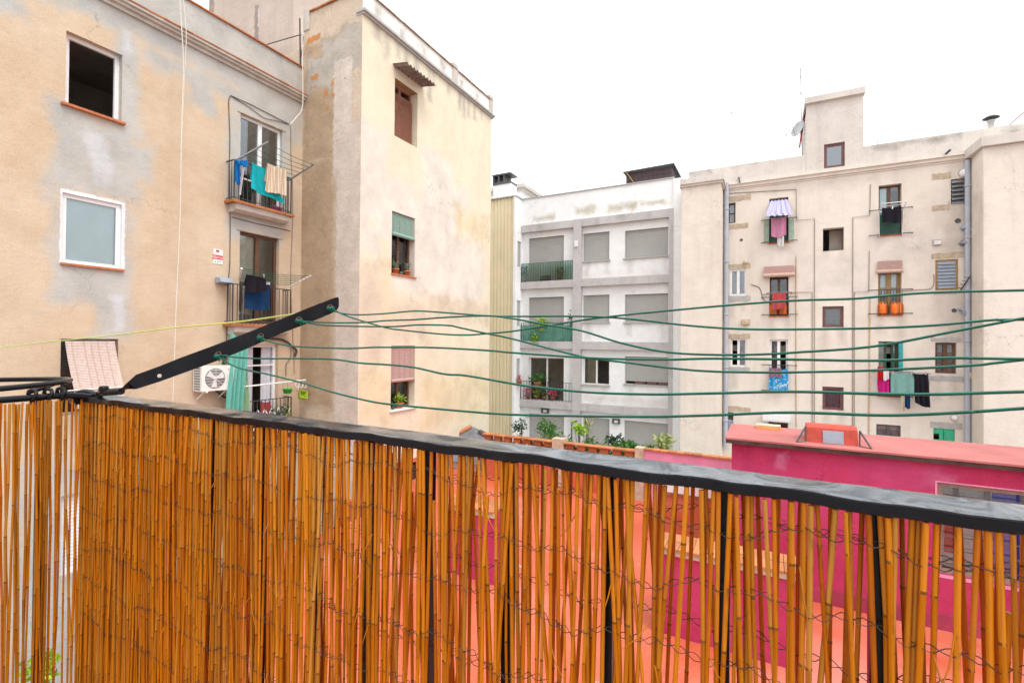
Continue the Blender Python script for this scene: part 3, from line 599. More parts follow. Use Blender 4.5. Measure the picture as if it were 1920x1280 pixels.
def blind_roll(F, name, label, h, z_lo, mat, n=-.06, r=.055, out=0, slope=0.0, group=None):
    """a hanging slat blind with its rolled end"""
    t = thing(name, label, 'window blind', F.p((h[0] + h[1]) / 2, z_lo, n), group)
    a0, a1 = h[0] + .03, h[1] - .03; mb = MB(); z1 = h[3] - .015; k = int((z1 - z_lo) / .03)
    for i in range(k):
        zt, zb = lerp(z1, z_lo, i / k), lerp(z1, z_lo, (i + .86) / k); nn, n2 = n + out * (i / k), n + out * ((i + .86) / k)
        q = [F.p(a0 + slope * i / k, zt, nn), F.p(a1 + slope * i / k, zt, nn), F.p(a1 + slope * i / k, zb, n2 + .006), F.p(a0 + slope * i / k, zb, n2 + .006)]
        mb.add(q, [(0, 1, 2, 3)]); mb.add([v - (F.p(0, 0, .006) - F.p(0, 0, 0)) for v in q], [(3, 2, 1, 0)])
    mb.build('slat_panel', M[mat], t)
    mb = MB(); mb.tube([F.p(a0 - .01 + slope, z_lo - r * .6, n + out + .03), F.p(a1 + .01 + slope, z_lo - r * .6, n + out + .03)], r, 9); mb.build('rolled_end', M[mat], t)
    mb = MB()
    for u in (.12, .38, .62, .88):
        a = lerp(a0, a1, u); mb.tube([F.p(a, z1, n + .012), F.p(a + slope, z_lo, n + out + .016)], .006, 4)
    mb.build('cord', M['cane'], t)
    return t
blind_roll(T2, 'roller_blind', 'green slat blind half rolled up in the middle window of the cream block', t2, lerp(t2[2], t2[3], .66), 'greenblind')
blind_roll(T2, 'roller_blind', 'pinkish bamboo blind half rolled up in the lowest window of the cream block', t3, lerp(t3[2], t3[3], .47), 'pinkblind')
# hanging bamboo blind pushed outwards on the ochre building
bl = thing('bamboo_blind', 'pale bamboo blind propped outwards from the lowest window of the ochre building', 'window blind', FL.p(5, h3[2], .1))
mb = MB(); NS = 42
for i in range(NS):
    for lay in (0, -.006):
        f0, f1 = i / NS, (i + .8) / NS
        def bp(f, s):
            out = .02 + .62 * f ** 1.25 if f < .72 else .02 + .62 * .72 ** 1.25 + (f - .72) * .1
            return FL.p(lerp(h3[0] + .06, h3[1] - .07, s), h3[3] - .05 - 1.28 * f, out + lay)
        mb.quad(bp(f0, 0), bp(f0, 1), bp(f1, 1) + Vector((.005, 0, 0)), bp(f1, 0) + Vector((.005, 0, 0)))
mb.build('slat_panel', simple('bamboo_slats', (.57, .44, .385), .7, .14, 20), bl)
mb = MB()
for s in (.12, .36, .5, .64, .82): mb.tube([bp(i / 14, s) + Vector((.012, 0, 0)) for i in range(15)], .006, 4)
mb.build('cord', M['cane'], bl)
mb = MB(); mb.tube([bp(.72, -.12) + Vector((.01, 0, 0)), bp(.72, 1.15) + Vector((.01, 0, 0))], .012, 6); mb.build('prop_bar', M['whiteplastic'], bl)
# ---------------------------------------------------------------- white building with grey frame
FW = Facade('Y', 22.0)
WB = thing('apartment_building', 'white apartment block with a grey concrete grid and grey roller shutters', 'building', (-7, 22, -3))
mww = plaster('white_render', FW, (.73, .74, .735), (.79, .80, .795), .7, [((.55, .54, .52), .4, .25, [FW.rect(*q) for q in ((1098, 492, 1101, 515), (1136, 490, 1139, 508), (1178, 484, 1182, 512), (1245, 482, 1249, 505), (1100, 606, 1103, 632), (1240, 606, 1244, 634), (1175, 606, 1179, 626), (1180, 727, 1184, 748), (1130, 722, 1134, 745))]), ((.50, .48, .40), .25, .35, [FW.rect(1080, 388, 1115, 400), FW.rect(1140, 382, 1195, 394), FW.rect(1200, 376, 1245, 384), FW.rect(1000, 405, 1040, 412)]), ((.68, .64, .60), .5, .3, [FW.rect(1090, 512, 1257, 522), FW.rect(1090, 745, 1257, 756)])], .1, .2, .06)
mgr = plaster('grey_concrete_frame', FW, (.42, .405, .40), (.50, .485, .475), 1.1, [((.34, .33, .32), .35, .4, [FW.rect(1012, 424, 1018, 432), FW.rect(1117, 410, 1120, 425), FW.rect(1160, 405, 1172, 408)])], .3, .3, .15)
XL, XR = -11.15, -3.68; ZWT = 11.19; ZWB = FW.px(1267, 391)[1]; zb = [ZWB, FW.px(1170, 519)[1], FW.px(1170, 641)[1], FW.px(1170, 761)[1]]; BT = .36
xm0, xm1 = FW.px(1075.5, 600)[0], FW.px(1090, 600)[0]; xr0 = FW.px(1254.5, 600)[0]
holes = []; rows = []
for (yA, yB, yL0, yL1) in ((436, 489, 444, 527), (553, 604, 557, 645), (671, 721, 670, 752), (783, 895, 777, 895)):
    m_ = FW.rect(1093, yA, 1142.5, yB, -.12); r_ = FW.rect(1171.5, yA - 7 if yA == 436 else yA - 2, 1253, yB - 7 if yA == 436 else yB, -.12)
    if yA == 783: r_ = FW.rect(1170.5, 791, 1253, 895, -.12)
    l_ = FW.rect(991, yL0, 1057, yL1, -.12); rows.append((l_, m_, r_)); holes += [l_, m_, r_]
for k in range(4):                                                   # equal floor heights
    pass
MB().wall(FW, XL, XR, -3, ZWB - .01, holes, .3, '', n=-.12).build('wall', mww, WB)
MB().fbox(FW, XL, XR, ZWB + .002, ZWT, -.42, .0).build('parapet', mww, WB)
MB().fbox(FW, XL - .03, XR, ZWT + .001, ZWT + .05, -.46, .05).build('parapet_cap', M['greystone'], WB)
rooms(FW, WB, XL + .05, XR, -3, [z - .3 for z in zb] + [-.32], ZWB, 3, 6, th=.42)
mb = MB()
for z in zb:
    mb.fbox(FW, XL + .02, xm0, z - BT, z, -.14, .10); mb.fbox(FW, xm1, xr0, z - BT, z, -.14, .10)
mb.fbox(FW, xm0, xm1, -3, zb[0], -.14, .13); mb.fbox(FW, xr0, XR, -3, zb[0], -.14, .13)
mb.build('concrete_frame', mgr, WB)
MB().fbox(FW, -3.68, -3.22, -3, ZWT - .05, -.2, .1).build('edge_pilaster', mww, WB)
for i, (l_, m_, r_) in enumerate(rows):
    for j, h in enumerate((l_, m_, r_)):
        if i == 2 and j == 0:
            window(FW, WB, h, 'whiteplastic', .28, .05, 2, name='balcony_door', label='glazed sliding door standing uncovered'); continue
        if i == 2 and j == 1:
            window(FW, WB, h, 'whiteplastic', .24, .05, 2, skip=(1,), label='white sliding window half open'); sill(FW, WB, h[0] - .05, h[1] + .05, h[2] + .004, .0, .05, 'greystone', .3); continue
        lo = h[2] + (.13 if (i == 2 and j == 2) else 0)
        slats(FW, WB, h[0] + .03, h[1] - .03, lo, h[3] - .02 , -.25, 'shutter', .095, .022, name='roller_shutter', tilt=.6)
        for a in (h[0], h[1] - .03): MB().fbox(FW, a, a + .03, h[2], h[3], -.27, -.20).build('shutter_guide', M['greystone'], WB)
        if j: sill(FW, WB, h[0] - .06, h[1] + .06, h[2] + .004, -.04, .05, 'greystone', .3)
# balconies of the left bay
for i, (z, kind) in enumerate(((zb[1], 'glass'), (zb[2], 'mesh'), (zb[3], 'bars'))):
    a0, a1 = XL + .05, xm0 - .02; ztop = z + .92
    r = railing(FW, WB, a0, a1, z + .002, ztop, .0, .06, 'darkiron', .13 if i < 2 else .16, .009, name='balcony_railing', sides=False)
    if kind == 'glass': MB().fbox(FW, a0 + .02, a1 - .02, z + .05, ztop - .02, .075, .09).build('pane', M['tealglass'], r)
    if kind == 'mesh': MB().fbox(FW, a0 + .02, a1 - .02, z + .02, ztop - .12, .075, .083).build('screen', M['net'], r)
# yellow wing
YW = Facade('Y', 21.35)
mb = MB(); x0, x1 = -16.0, -11.16; p = .2; x = x0; vs = []; ZY = 11.2
while x < x1 - .01:
    a, b, cc, d = x, min(x + p * .62, x1), min(x + p * .75, x1), min(x + p, x1)
    for q0, q1, n0, n1 in ((a, b, 0, 0), (b, cc, 0, -.035), (cc, min(x + p * .87, x1), -.035, -.035), (min(x + p * .87, x1), d, -.035, 0)):
        if q1 > q0: mb.quad(YW.p(q0, -3, n0), YW.p(q1, -3, n0 if n0 == n1 else n1), YW.p(q1, ZY, n0 if n0 == n1 else n1), YW.p(q0, ZY, n0))
    x += p
mb.build('ribbed_cladding', M['yellowclad'], WB)
YR = Facade('X', -11.15)
sh = [(21.55, 21.95, z + .75, z + 2.05) for z in (zb[1], zb[2], zb[3])]
mb = MB(); mb.wall(YR, 21.30, 22.12, -3, ZY, sh, .12, 'l'); mb.build('wall', mww, WB, 'narrow white return wall beside the yellow cladding')
for s in sh: slats(YR, WB, s[0], s[1], s[2], s[3], -.06, 'shutter', .055, .012, name='roller_shutter', tilt=.5)
mb = MB(); mb.box(-16, -11.28, 21.42, 28, -3, ZY - .01); mb.build('rear_wall', mww, WB)
MB().box(-16, -11.1, 21.28, 22.1, ZY + .001, ZY + .05).build('parapet_cap', M['greystone'], WB)
# rooftop pieces
ch = thing('chimney', 'square white chimney with a black metal cap above the yellow cladding', 'chimney', (-12.3, 22.5, ZY))
FC = Facade('Y', 22.2); q = FC.rect(925, 343, 957, 372)
MB().box(q[0], q[1], 22.2, 22.9, ZY + .0, q[3]).build('shaft', mww, ch)
q2 = FC.rect(923.5, 326, 958, 345)
mb = MB(); mb.box(q2[0], q2[1], 22.15, 22.95, q2[3] - .07, q2[3]); mb.box(q2[0] + .02, q2[1] - .02, 22.17, 22.93, q2[2] - .02, q2[2] + .10)
for a in (0, .32, .64): mb.box(q2[0] + .02 + a, q2[0] + .1 + a, 22.18, 22.92, q2[2] + .1, q2[3] - .07)
mb.build('cap', M['lamp'], ch)
FG = Facade('Y', 26.0)
ph = thing('rooftop_penthouse', 'white penthouse corner with a stepped cornice behind the white block roof', 'rooftop room', (-13, 26, ZY))
a, b = FG.px(900, 350)[0], FG.px(982, 350)[0]; zt = FG.px(965, 346)[1]
MB().box(a, b - .3, 26.3, 31, ZY - 1, zt - .35).build('wall', mww, ph)
mb = MB(); mb.box(a, b - .1, 26.15, 31, zt - .349, zt - .2); mb.box(a, b, 26, 31.1, zt - .199, zt); mb.build('cornice', M['cornice'], ph)
FS = Facade('Y', 23.5)
pg = thing('rooftop_shed', 'dark boarded rooftop shed with a flat overhanging roof on the white block', 'shed', (-5, 23.5, ZWT))
q = FS.rect(1174, 319, 1258, 350)
k = 5
for i in range(k):
    z = lerp(ZWT - .4, q[3], i / k); MB().box(q[0], q[1] - .0, 23.5, 23.53, z + .006, z + (q[3] - ZWT + .4) / k - .006).build('board', M['darkwood'], pg)
    MB().box(q[1] + .001, q[1] + .03, 23.5, 25.5, z + .006, z + (q[3] - ZWT + .4) / k - .006).build('board', M['darkwood'], pg)
MB().prism([(q[0] - .12, 23.36, q[3] + .005), (q[1] + .16, 23.36, q[3] + .05), (q[1] + .16, 23.36, q[3] + .11), (q[0] - .12, 23.36, q[3] + .06)], (0, 2.4, 0)).build('roof', M['lamp'], pg)
MB().bar((q[0] + .05, 23.42, q[3]), (q[0] + .75, 23.42, ZWT + .0), .09, .05).build('brace', M['tanwood'], pg)

# ---------------------------------------------------------------- beige building
FB = Facade('Y', 22.0); FP = Facade('Y', 20.8)
BB = thing('apartment_building', 'pinkish beige apartment building with window laundry and a square rooftop stair tower', 'building', (3, 22, -3))
XBL, XBR = FP.px(1277, 500)[0], 14.0; XP1 = FP.px(1351, 500)[0]; XM1 = FB.px(1817, 500)[0]; XB2 = FP.px(1845, 500)[0]
ZC = 10.47; ZBP = 11.36
W = {}
def hb(key, x0, y0, x1, y1): W[key] = FB.rect(x0, y0, x1, y1); return W[key]
for key, r in dict(a1=(1352, 381, 1379, 419), a2=(1369, 505, 1399.5, 554), a3=(1370, 635, 1399.5, 687), a4=(1352, 772, 1375, 830),
                   b1=(1442.5, 371, 1478, 455), b2=(1443, 516, 1478.5, 592), b3=(1443, 636, 1477.5, 732), b4=(1441, 786, 1477.5, 860),
                   c1=(1543, 427, 1582.5, 470), c2=(1542, 574, 1582, 613.5), c3=(1542, 725, 1582, 768.5), c0=(1545, 268.5, 1584, 314),
                   d1=(1647.5, 346, 1690.5, 440), d2=(1646.5, 489, 1690.5, 590), d3=(1647, 640, 1691, 742), d4=(1643, 796, 1689, 817),
                   e1=(1783, 335, 1809.5, 382), e2=(1753.6, 486.5, 1797, 544), e3=(1753.5, 642, 1793.5, 700), e4=(1750, 803, 1790.5, 870)).items(): hb(key, *r)
mbe = plaster('pinkish_beige_render', FB, (.64, .57, .49), (.70, .64, .56), .55, [((.50, .435, .37), .35, .2, [(W[k][0] + u * (W[k][1] - W[k][0]) - .05, W[k][0] + u * (W[k][1] - W[k][0]) + .06, W[k][2] - L_, W[k][2] - .04) for k, u, L_ in (('a2', .1, .9), ('a2', .8, .6), ('a3', .2, .8), ('b1', .05, .7), ('b1', .9, .5), ('b2', .1, .8), ('b2', .95, .9), ('c1', .1, .7), ('c1', .85, .5), ('c2', .1, .8), ('c2', .9, .6), ('c3', .2, .5), ('c3', .9, .7), ('d1', .05, .7), ('d1', .9, .9), ('d2', .1, .6), ('d2', .95, .8), ('e2', .2, .9), ('e2', .8, .6), ('e3', .15, .9), ('e3', .9, .8), ('e1', .2, .9), ('e1', .8, .7))]), ((.665, .60, .54), .4, .4, [FB.rect(1430, 460, 1500, 500), FB.rect(1640, 440, 1740, 485), FB.rect(1500, 480, 1640, 560)]), ((.565, .505, .44), .4, .4, [FB.rect(1770, 390, 1815, 480), FB.rect(1400, 345, 1640, 352), FB.rect(1760, 540, 1815, 640)])], .22, .35, .14)
mbp = plaster('grey_beige_parapet', FB, (.55, .505, .455), (.62, .575, .525), .8, [((.36, .33, .30), .3, .45, [FB.rect(1640, 262, 1800, 268), FB.rect(1380, 300, 1420, 306), FB.rect(1290, 318, 1330, 324), FB.rect(1880, 240, 1940, 250)])], .3, .35, .22)
holes = [v for k, v in W.items() if k != 'c0']
MB().wall(FB, XP1 - 1.0, XM1, -3, ZC - .02, holes, .35, '').build('wall', mbe, BB)
rooms(FB, BB, XBL, XBR, -3, (-.4, 1.0, 3.9, 6.85, 9.9), ZC, 3, 6, th=.36)
mb = MB(); mb.box(XBL, XP1, 20.8, 22.3, -3, 10.35); mb.build('pier', mbe, BB)
mb = MB(); mb.prism([(XM1, 22.02, -3), (XM1, 22.0, -3), (XM1 + .02, 22.0, -3), (XB2 - .02, 20.82, -3), (XB2, 20.8, -3), (XBR, 20.8, -3), (XBR, 22.02, -3)], (0, 0, 13.35)); mb.build('pier', mbe, BB)
sa0, sa1 = FB.px(1512, 240)[0], FB.px(1619, 240)[0]
mb = MB(); mb.wall(FB, XBL + .1, sa0, ZC + .13, ZBP, (), .3, 'lrt'); mb.wall(FB, sa1, XBR, ZC + .13, ZBP, (), .3, 'lrt'); mb.build('parapet', mbp, BB)
mb = MB()                                                            # cornice follows the piers
for z0, z1, o in ((ZC - .13, ZC - .06, .03), (ZC - .06, ZC + .06, .09), (ZC + .06, ZC + .13, .16)):
    mb.box(XP1, XM1, 22 - o, 22.2, z0, z1)
mb.build('cornice', mbe, BB)
mb = MB(); mb.box(XBL - .06, XP1 + .08, 20.72, 22.25, 10.352, 10.44); mb.box(XBL - .03, XP1 + .12, 20.66, 22.24, 10.441, 10.66); mb.build('pier_coping', mbp, BB)
mb = MB(); mb.prism([(XM1 - .15, 21.9, 10.36), (XB2 - .1, 20.66, 10.36), (XBR, 20.66, 10.36), (XBR, 22.0, 10.36), (XM1 - .15, 22.0, 10.36)], (0, 0, .30)); mb.build('pier_coping', mbp, BB)
sa0, sa1 = FB.px(1512, 240)[0], FB.px(1619, 240)[0]; zst = FB.px(1565, 187)[1]
MB().wall(FB, sa0, sa1, ZC + .14, zst, (W['c0'],), .3, '', n=.012).build('stair_tower_wall', mbp, BB)
mb = MB(); mb.box(sa0, sa0 + .15, 22.29, 25, ZC, zst); mb.box(sa1 - .15, sa1, 22.29, 25, ZC, zst); mb.box(sa0 + .15, sa1 - .15, 24.8, 25, ZC, zst); mb.box(sa0, sa1, 22.29, 25, zst - .2, zst - .003); mb.build('stair_tower_side', mbp, BB)
for a in (sa0, sa1 - .02): MB().box(a + .002, a + .018, 21.99, 22.3, ZC + .14, zst - .001).build('stair_tower_corner', mbp, BB)
MB().box(sa0 - .06, sa1 + .04, 21.85, 25.1, zst, zst + .23).build('stair_tower_cap', mbp, BB)
# windows
window(FB, BB, W['c0'], 'mauve', .05, .10, 1, pane='blueglass', curtain=((0, 1, 0, 'deepblue'),), label='square brown framed window with blue panes on the stair tower')  # blue sheet added behind the panes to give them their bluish look
window(FB, BB, W['a1'], 'brownwood', .12, .06, 2, (.5,), curtain=((.5, 1, 0, 'curtain'),))
window(FB, BB, W['a2'], 'white', .05, .07, 2, curtain=((0, 1, 0, 'curtain'),), label='white two pane window with drawn white curtains')
window(FB, BB, W['a3'], 'white', .08, .06, 2, skip=(0,), curtain=((.5, 1, 0, 'curtain'),), label='white window with its left pane slid open')
slats(FB, BB, W['a4'][0], W['a4'][1], W['a4'][2], lerp(W['a4'][2], W['a4'][3], .75), -.08, 'greyplastic', .09, .05, label='dark louvred shutter low beside the pipe')
window(FB, BB, W['b1'], 'greenwood', .2, .07, 2)
window(FB, BB, W['b2'], 'brownwood', .25, .06, 2)
window(FB, BB, W['b3'], 'white', .10, .07, 2, skip=(1,), label='white balcony window with its right half open')
window(FB, BB, W['b4'], 'lamp', .2, .05, 2)
window(FB, BB, W['d1'], 'brownwood', .2, .06, 2, curtain=((0, .4, .4, 'frost'),))
window(FB, BB, W['d2'], 'tanwood', .2, .10, 2, (.5,), curtain=((0, 1, .35, 'frost'),), label='tan wooden door with pale panes')
window(FB, BB, W['d3'], 'greenwood', .24, .04, 3, skip=(1,), curtain=((0.02, .35, 0, 'cream'), (.82, .95, 0, 'cream')))
window(FB, BB, W['d4'], 'lamp', .04, .05, 2, (.45,), curtain=((0, 1, 0, 'curtain'),), label='low dark framed window with a white bar grid')
for k, m_ in (('c2', 'mauve'), ('c3', 'mauve')): window(FB, BB, W[k], m_, .06, .10, 1, curtain=((0, 1, 0, 'acgrey'),), label='square mauve brown window, ' + ('middle' if k == 'c2' else 'lowest') + ' of its column')  # no real curtain: grey sheet added behind the panes to keep them dim
mb = MB(); h = W['c1']; mb.fbox(FB, lerp(h[0], h[1], .38), h[1], h[2], h[3], -.7, -.55); mb.build('stair_wall', M['interior'], BB)
h = W['e1']; slats(FB, BB, h[0] + .02, h[1] - .02, h[2], h[3], -.06, 'steel', .13, .09, name='louvre', label='glass and green louvres', tilt=.9)
h = W['e2']; window(FB, BB, h, 'tanwood', .03, .07, 1, label='tan framed window with grey louvres'); slats(FB, BB, h[0] + .07, h[1] - .07, h[2] + .07, h[3] - .05, -.05, 'greyplastic', .11, .05, name='louvre', tilt=.85)
window(FB, BB, W['e3'], 'brownwood', .10, .08, 2, (.33, .66), label='dark brown framed window')
h = W['e4']
for u in (0, 1):
    q0, q1 = lerp(h[0], h[1], u * .5) + .008, lerp(h[0], h[1], u * .5 + .5) - .008
    mb = MB(); mb.wall(FB, q0, q1, h[2], h[3], ((lerp(q0, q1, .03), lerp(q0, q1, .6), h[3] - .40, h[3] - .2),) if u == 0 else (), .03, 'lrtb', n=-.05)
    for v in (.3, .62): mb.fbox(FB, lerp(q0, q1, v) - .006, lerp(q0, q1, v) + .006, h[2], h[3] - .45, -.049, -.044)
    mb.build('shutter', M['brightgreen'], BB, 'bright green wooden shutter')
for px, mt in (((1362, 366.5, 1408, 376.5), 'stone'), ((1367, 419.5, 1403, 429), 'stone'), ((1362, 495, 1407, 504), 'stone'), ((1362, 554.5, 1407.5, 565), 'greystone'), ((1363, 626, 1407, 634.5), 'stone'), ((1359, 687.5, 1406, 695.5), 'greystone'), ((1360, 762, 1407, 771), 'stone'),
               ((1747.5, 325, 1783, 336), 'stone'), ((1747.5, 385, 1781, 394), 'stone'), ((1746.5, 473.6, 1807, 484), 'stone'), ((1751, 546, 1793.5, 552), 'greystone'), ((1745, 632.5, 1803, 640.6), 'greystone'), ((1744, 704.6, 1807, 714), 'greystone'), ((1744, 792, 1804, 803), 'greystone')):
    lintel(FB, BB, px, mt)
for k in ('b1', 'b2', 'd1', 'd2', 'd3'):
    h = W[k]; sill(FB, BB, h[0] - .03, h[1] + .03, h[2] + .004, .04, .05, 'terracotta', .3)
for k, zz in (('b1', (.02, .52)), ('b2', (.03, .46)), ('b3', (.0, .5)), ('d1', (.0, .5)), ('d2', (.02, .46)), ('d3', (.0, .45))):   # window grilles with long rods let into the wall
    h = W[k]; mb = MB(); Hh = h[3] - h[2]
    for u in zz: z = h[2] + u * Hh; mb.tube([FB.p(h[0] - .28, z, .01), FB.p(h[0] - .28, z, .10), FB.p(h[1] + .30, z, .10), FB.p(h[1] + .30, z, .01)], .016, 5)
    n = 8
    for i in range(n + 1):
        a = lerp(h[0], h[1], i / n); mb.bar(FB.p(a, h[2] + zz[0] * Hh, .10), FB.p(a, h[2] + zz[1] * Hh, .10), .016, .016)
    mb.build('window_railing', M['darkiron'], BB)
h = W['b1']
for a, b in ((h[0] - .20, h[0] - .01), (h[1] + .01, h[1] + .2)): slats(FB, BB, a, b, h[2] + .02, lerp(h[2], h[3], .52), .02, 'palegreen', .07, .02, label='pale green shutter folded against the wall')
mb = MB(); mb.fbox(FB, h[0] + .04, h[1] - .04, h[2], lerp(h[2], h[3], .45), -.10, -.06); mb.build('lower_panel', M['greenwood'], BB)
h = W['d1']; mb = MB(); mb.fbox(FB, h[0] + .04, h[1] - .04, h[2], lerp(h[2], h[3], .42), -.10, -.06); mb.build('lower_panel', M['greenwood'], BB)
h = W['d3']; mb = MB(); mb.fbox(FB, h[1] - .10, h[1] + .02, h[2] + .8, h[3] - .02, .004, .05); mb.build('shutter', M['turquoise'], BB, 'turquoise shutter folded open')
# ---------------------------------------------------------------- pipes, cables and fittings on the walls
def pipe(name, label, cat, pts, r, mat, group=None, clips=0, F=None, n=8, sm=0):
    t = thing(name, label, cat, min(pts, key=lambda p: p[2]) if not isinstance(pts[0], Vector) else min(pts, key=lambda p: p.z), group)
    MB().tube(smooth_path(pts, sm) if sm else pts, r, n).build('pipe_run' if r > .04 else 'run', M[mat], t)
    if clips:
        a, b = Vector(pts[0]), Vector(pts[-1])
        for i in range(clips):
            c = lerp(a, b, (i + .5) / clips); MB().lathe([(r * 1.02, -.03), (r * 1.25, -.028), (r * 1.25, .028), (r * 1.02, .03)], c, 10).build('pipe_clip', M[mat], t)
    return t
P1 = Facade('Y', 20.8)
xp = FB.px(1355, 600, .12)[0]; pipe('drainpipe', 'blue grey drainpipe in the corner beside the left pier of the beige building', 'drainpipe', [Vector((XP1 + .13, 21.86, -.3)), Vector((XP1 + .13, 21.86, 10.62))], .09, 'pipe', clips=5, n=12)
xp = FB.px(1822, 560, .16)[0]; pipe('drainpipe', 'blue grey drainpipe in the corner left of the right hand pier of the beige building', 'drainpipe', [Vector((XB2 - .10, 21.88, -.3)), Vector((XB2 - .10, 21.88, 10.32))], .078, 'pipe', clips=6, n=12)
def wallpath(F, pxs, n=.02): return [F.at(x, y, n) for x, y in pxs]
def cable(label, F, pxs, r=.009, mat='cable', n=.02, sm=0, group=None, cat='cable', name='wall_cable'):
    pts = wallpath(F, pxs, n); mb = MB().tube(smooth_path(pts, sm) if sm else pts, r, 5)
    return mb.build(name, M[mat], None, label, cat, group)
cable('brown conduit stepping down from the cornice just left of the square windows', FB, [(1361, 363), (1493, 355), (1493.5, 413), (1527.5, 410), (1527, 800)], .012, 'conduit', name='wall_conduit', cat='conduit')
cable('brown conduit starting below the red towel window and running down left of the square windows', FB, [(1430, 552), (1493, 548), (1523, 547), (1523, 800)], .011, 'conduit', name='wall_conduit', cat='conduit')
cable('brown conduit stepping down from the cornice just right of the square windows', FB, [(1632, 346), (1631, 404), (1599, 407), (1598.5, 805)], .012, 'conduit', name='wall_conduit', cat='conduit')
cable('lower brown conduit joining from the gas bottle door and running down beside the square windows', FB, [(1630, 470), (1629, 546), (1602, 547), (1601.8, 805)], .011, 'conduit', name='wall_conduit', cat='conduit')
cable('rust streaked thin pipe down the beige wall between the laundry windows and the square windows', FB, [(1493, 480), (1492.5, 640), (1493, 800)], .018, 'rust', name='wall_pipe', cat='pipe')
cable('rust streaked thin pipe down the beige wall left of the magenta laundry', FB, [(1631, 560), (1630, 700), (1629, 815)], .022, 'rust', name='wall_pipe', cat='pipe')
cable('thin dark cable wandering beside the upper white two pane window', FB, [(1408, 533), (1424, 540), (1430, 558), (1436, 566)], .012, 'cable', sm=4)
cable('thin pale cable looping right of the gas bottle door to the grey louvred window', FB, [(1693, 545), (1725, 543), (1745, 541), (1751, 530), (1751, 514)], .012, 'conduit', sm=4)
# small wall fittings of the beige building
def fitting(name, label, cat, F, x, y, build, n=0.0):
    a, z = F.px(x, y, n); t = thing(name, label, cat, F.p(a, z, 0)); build(t, a, z); return t
def dome(mat, r, l=.16):
    def f(t, a, z):
        c = FB.p(a, z, 0); MB().lathe([(r, 0), (r, l * .5), (r * .8, l * .85), (r * .3, l), (.001, l)], c, 14, 'Y').build('dome', M[mat], t)
        MB().lathe([(r * 1.15, -.0), (r * 1.15, .03), (r, .035)], c, 14, 'Y').build('base_ring', M['greystone'], t)
    return f
# axis 'Y' lathe grows towards the camera
fitting('wall_lamp', 'round white wall lamp above the louvres beside the right drainpipe', 'lamp', FB, 1807.5, 325, dome('whiteplastic', .14, .14))
fitting('security_lamp', 'small white round lamp above the green shutter', 'lamp', FB, 1789, 783, dome('whiteplastic', .09, .14))
fitting('vent_hood', 'small cream dome vent above the upper white two pane window', 'vent', FB, 1398, 492, dome('sensorgold', .08, .12))
fitting('vent_hood', 'small pale dome vent beside the left drainpipe', 'vent', FB, 1361, 478, dome('whiteplastic', .07, .1))
def hood(mat, w_, h_, d_):
    def f(t, a, z):
        b = MB(); b.prism([FB.p(a - w_, z + h_, 0), FB.p(a - w_, z + h_ * .6, d_), FB.p(a - w_, z - h_, d_ * .9), FB.p(a - w_, z - h_, 0)], (2 * w_, 0, 0)); b.build('hood', M[mat], t)
        MB().fbox(FB, a - w_ - .03, a + w_ + .03, z - h_ - .03, z + h_ + .03, .001, .02).build('back_plate', M['greystone'], t)
    return f
fitting('exhaust_hood', 'cream metal exhaust box with a dark ring under the upper white two pane window', 'vent', FB, 1398, 604, hood('sensorgold', .13, .09, .2))
fitting('exhaust_hood', 'small white hooded vent above the tan louvred window', 'vent', FB, 1756, 455, hood('whiteplastic', .09, .08, .16))
def elbow(r, dx, dz, out, mat):
    def f(t, a, z):
        MB().tube(smooth_path([FB.p(a, z, 0), FB.p(a, z, out * .7), FB.p(a + dx * .3, z - dz * .15, out), FB.p(a + dx, z - dz, out)], 5), r, 10).build('pipe_run', M[mat], t)
        MB().lathe([(r * 1.05, 0), (r * 1.5, .001), (r * 1.5, .04), (r * 1.05, .045)], FB.p(a, z, 0), 12, 'Y').build('collar', M[mat], t)
    return f
fitting('flue_elbow', 'pale grey flue elbow joining the right drainpipe below the louvres', 'flue', FB, 1805, 428, elbow(.055, .20, .12, .13, 'greyplastic'))
fitting('flue_cowl', 'dull grey flue stub just above the tan louvred window', 'flue', FB, 1803, 456, elbow(.06, .14, .03, .13, 'steel'))
fitting('drain_branch', 'grey branch pipe curving into the right drainpipe below the tan louvred window', 'pipe', FB, 1800, 580, elbow(.045, .24, .5, .14, 'greyplastic'))
fitting('drain_branch', 'thin rusty branch pipe beside the right drainpipe at the dark brown window sill', 'pipe', FB, 1812, 697, elbow(.04, .12, .25, .16, 'rust'))
for lab, x, y, r in (('small dark vent hole below the top louvred window', 1796, 414, .07), ('small dark hole left of the right drainpipe below the tan louvred window', 1789, 582, .06), ('small dark hole beneath the sandstone sill of the topmost small window', 1390, 450, .05)):
    a, z = FB.px(x, y); MB().lathe([(.001, .004), (r, .004), (r * 1.2, .012), (r * 1.25, .0)], FB.p(a, z, 0), 10, 'Y').build('vent_hole', M['lamp'], None, lab, 'vent')
mb = MB(); a, z = FB.px(1806, 528); mb.bar(FB.p(a - .12, z - .35, .1), FB.p(a + .1, z + .15, .3), .03, .03)
for k in range(5): q = lerp(FB.p(a - .12, z - .35, .1), FB.p(a + .1, z + .15, .3), k / 4.5); mb.bar(q, q + Vector((-.12, 0, .03)), .018, .018)
mb.build('line_bracket', M['darkiron'], None, 'dark toothed clothes line bracket right of the tan louvred window', 'bracket')
for lab, x0, y0, x1, y1 in (('dark iron hook on the parapet above the left drainpipe', 1385, 333, 1387, 342), ('dark slanting iron stay on the parapet near the right drainpipe', 1769, 293, 1782, 281)):
    MB().bar(FB.at(x0, y0, .0), FB.at(x1, y1, .35), .05, .05).build('iron_stay', M['darkiron'], None, lab, 'iron bar')
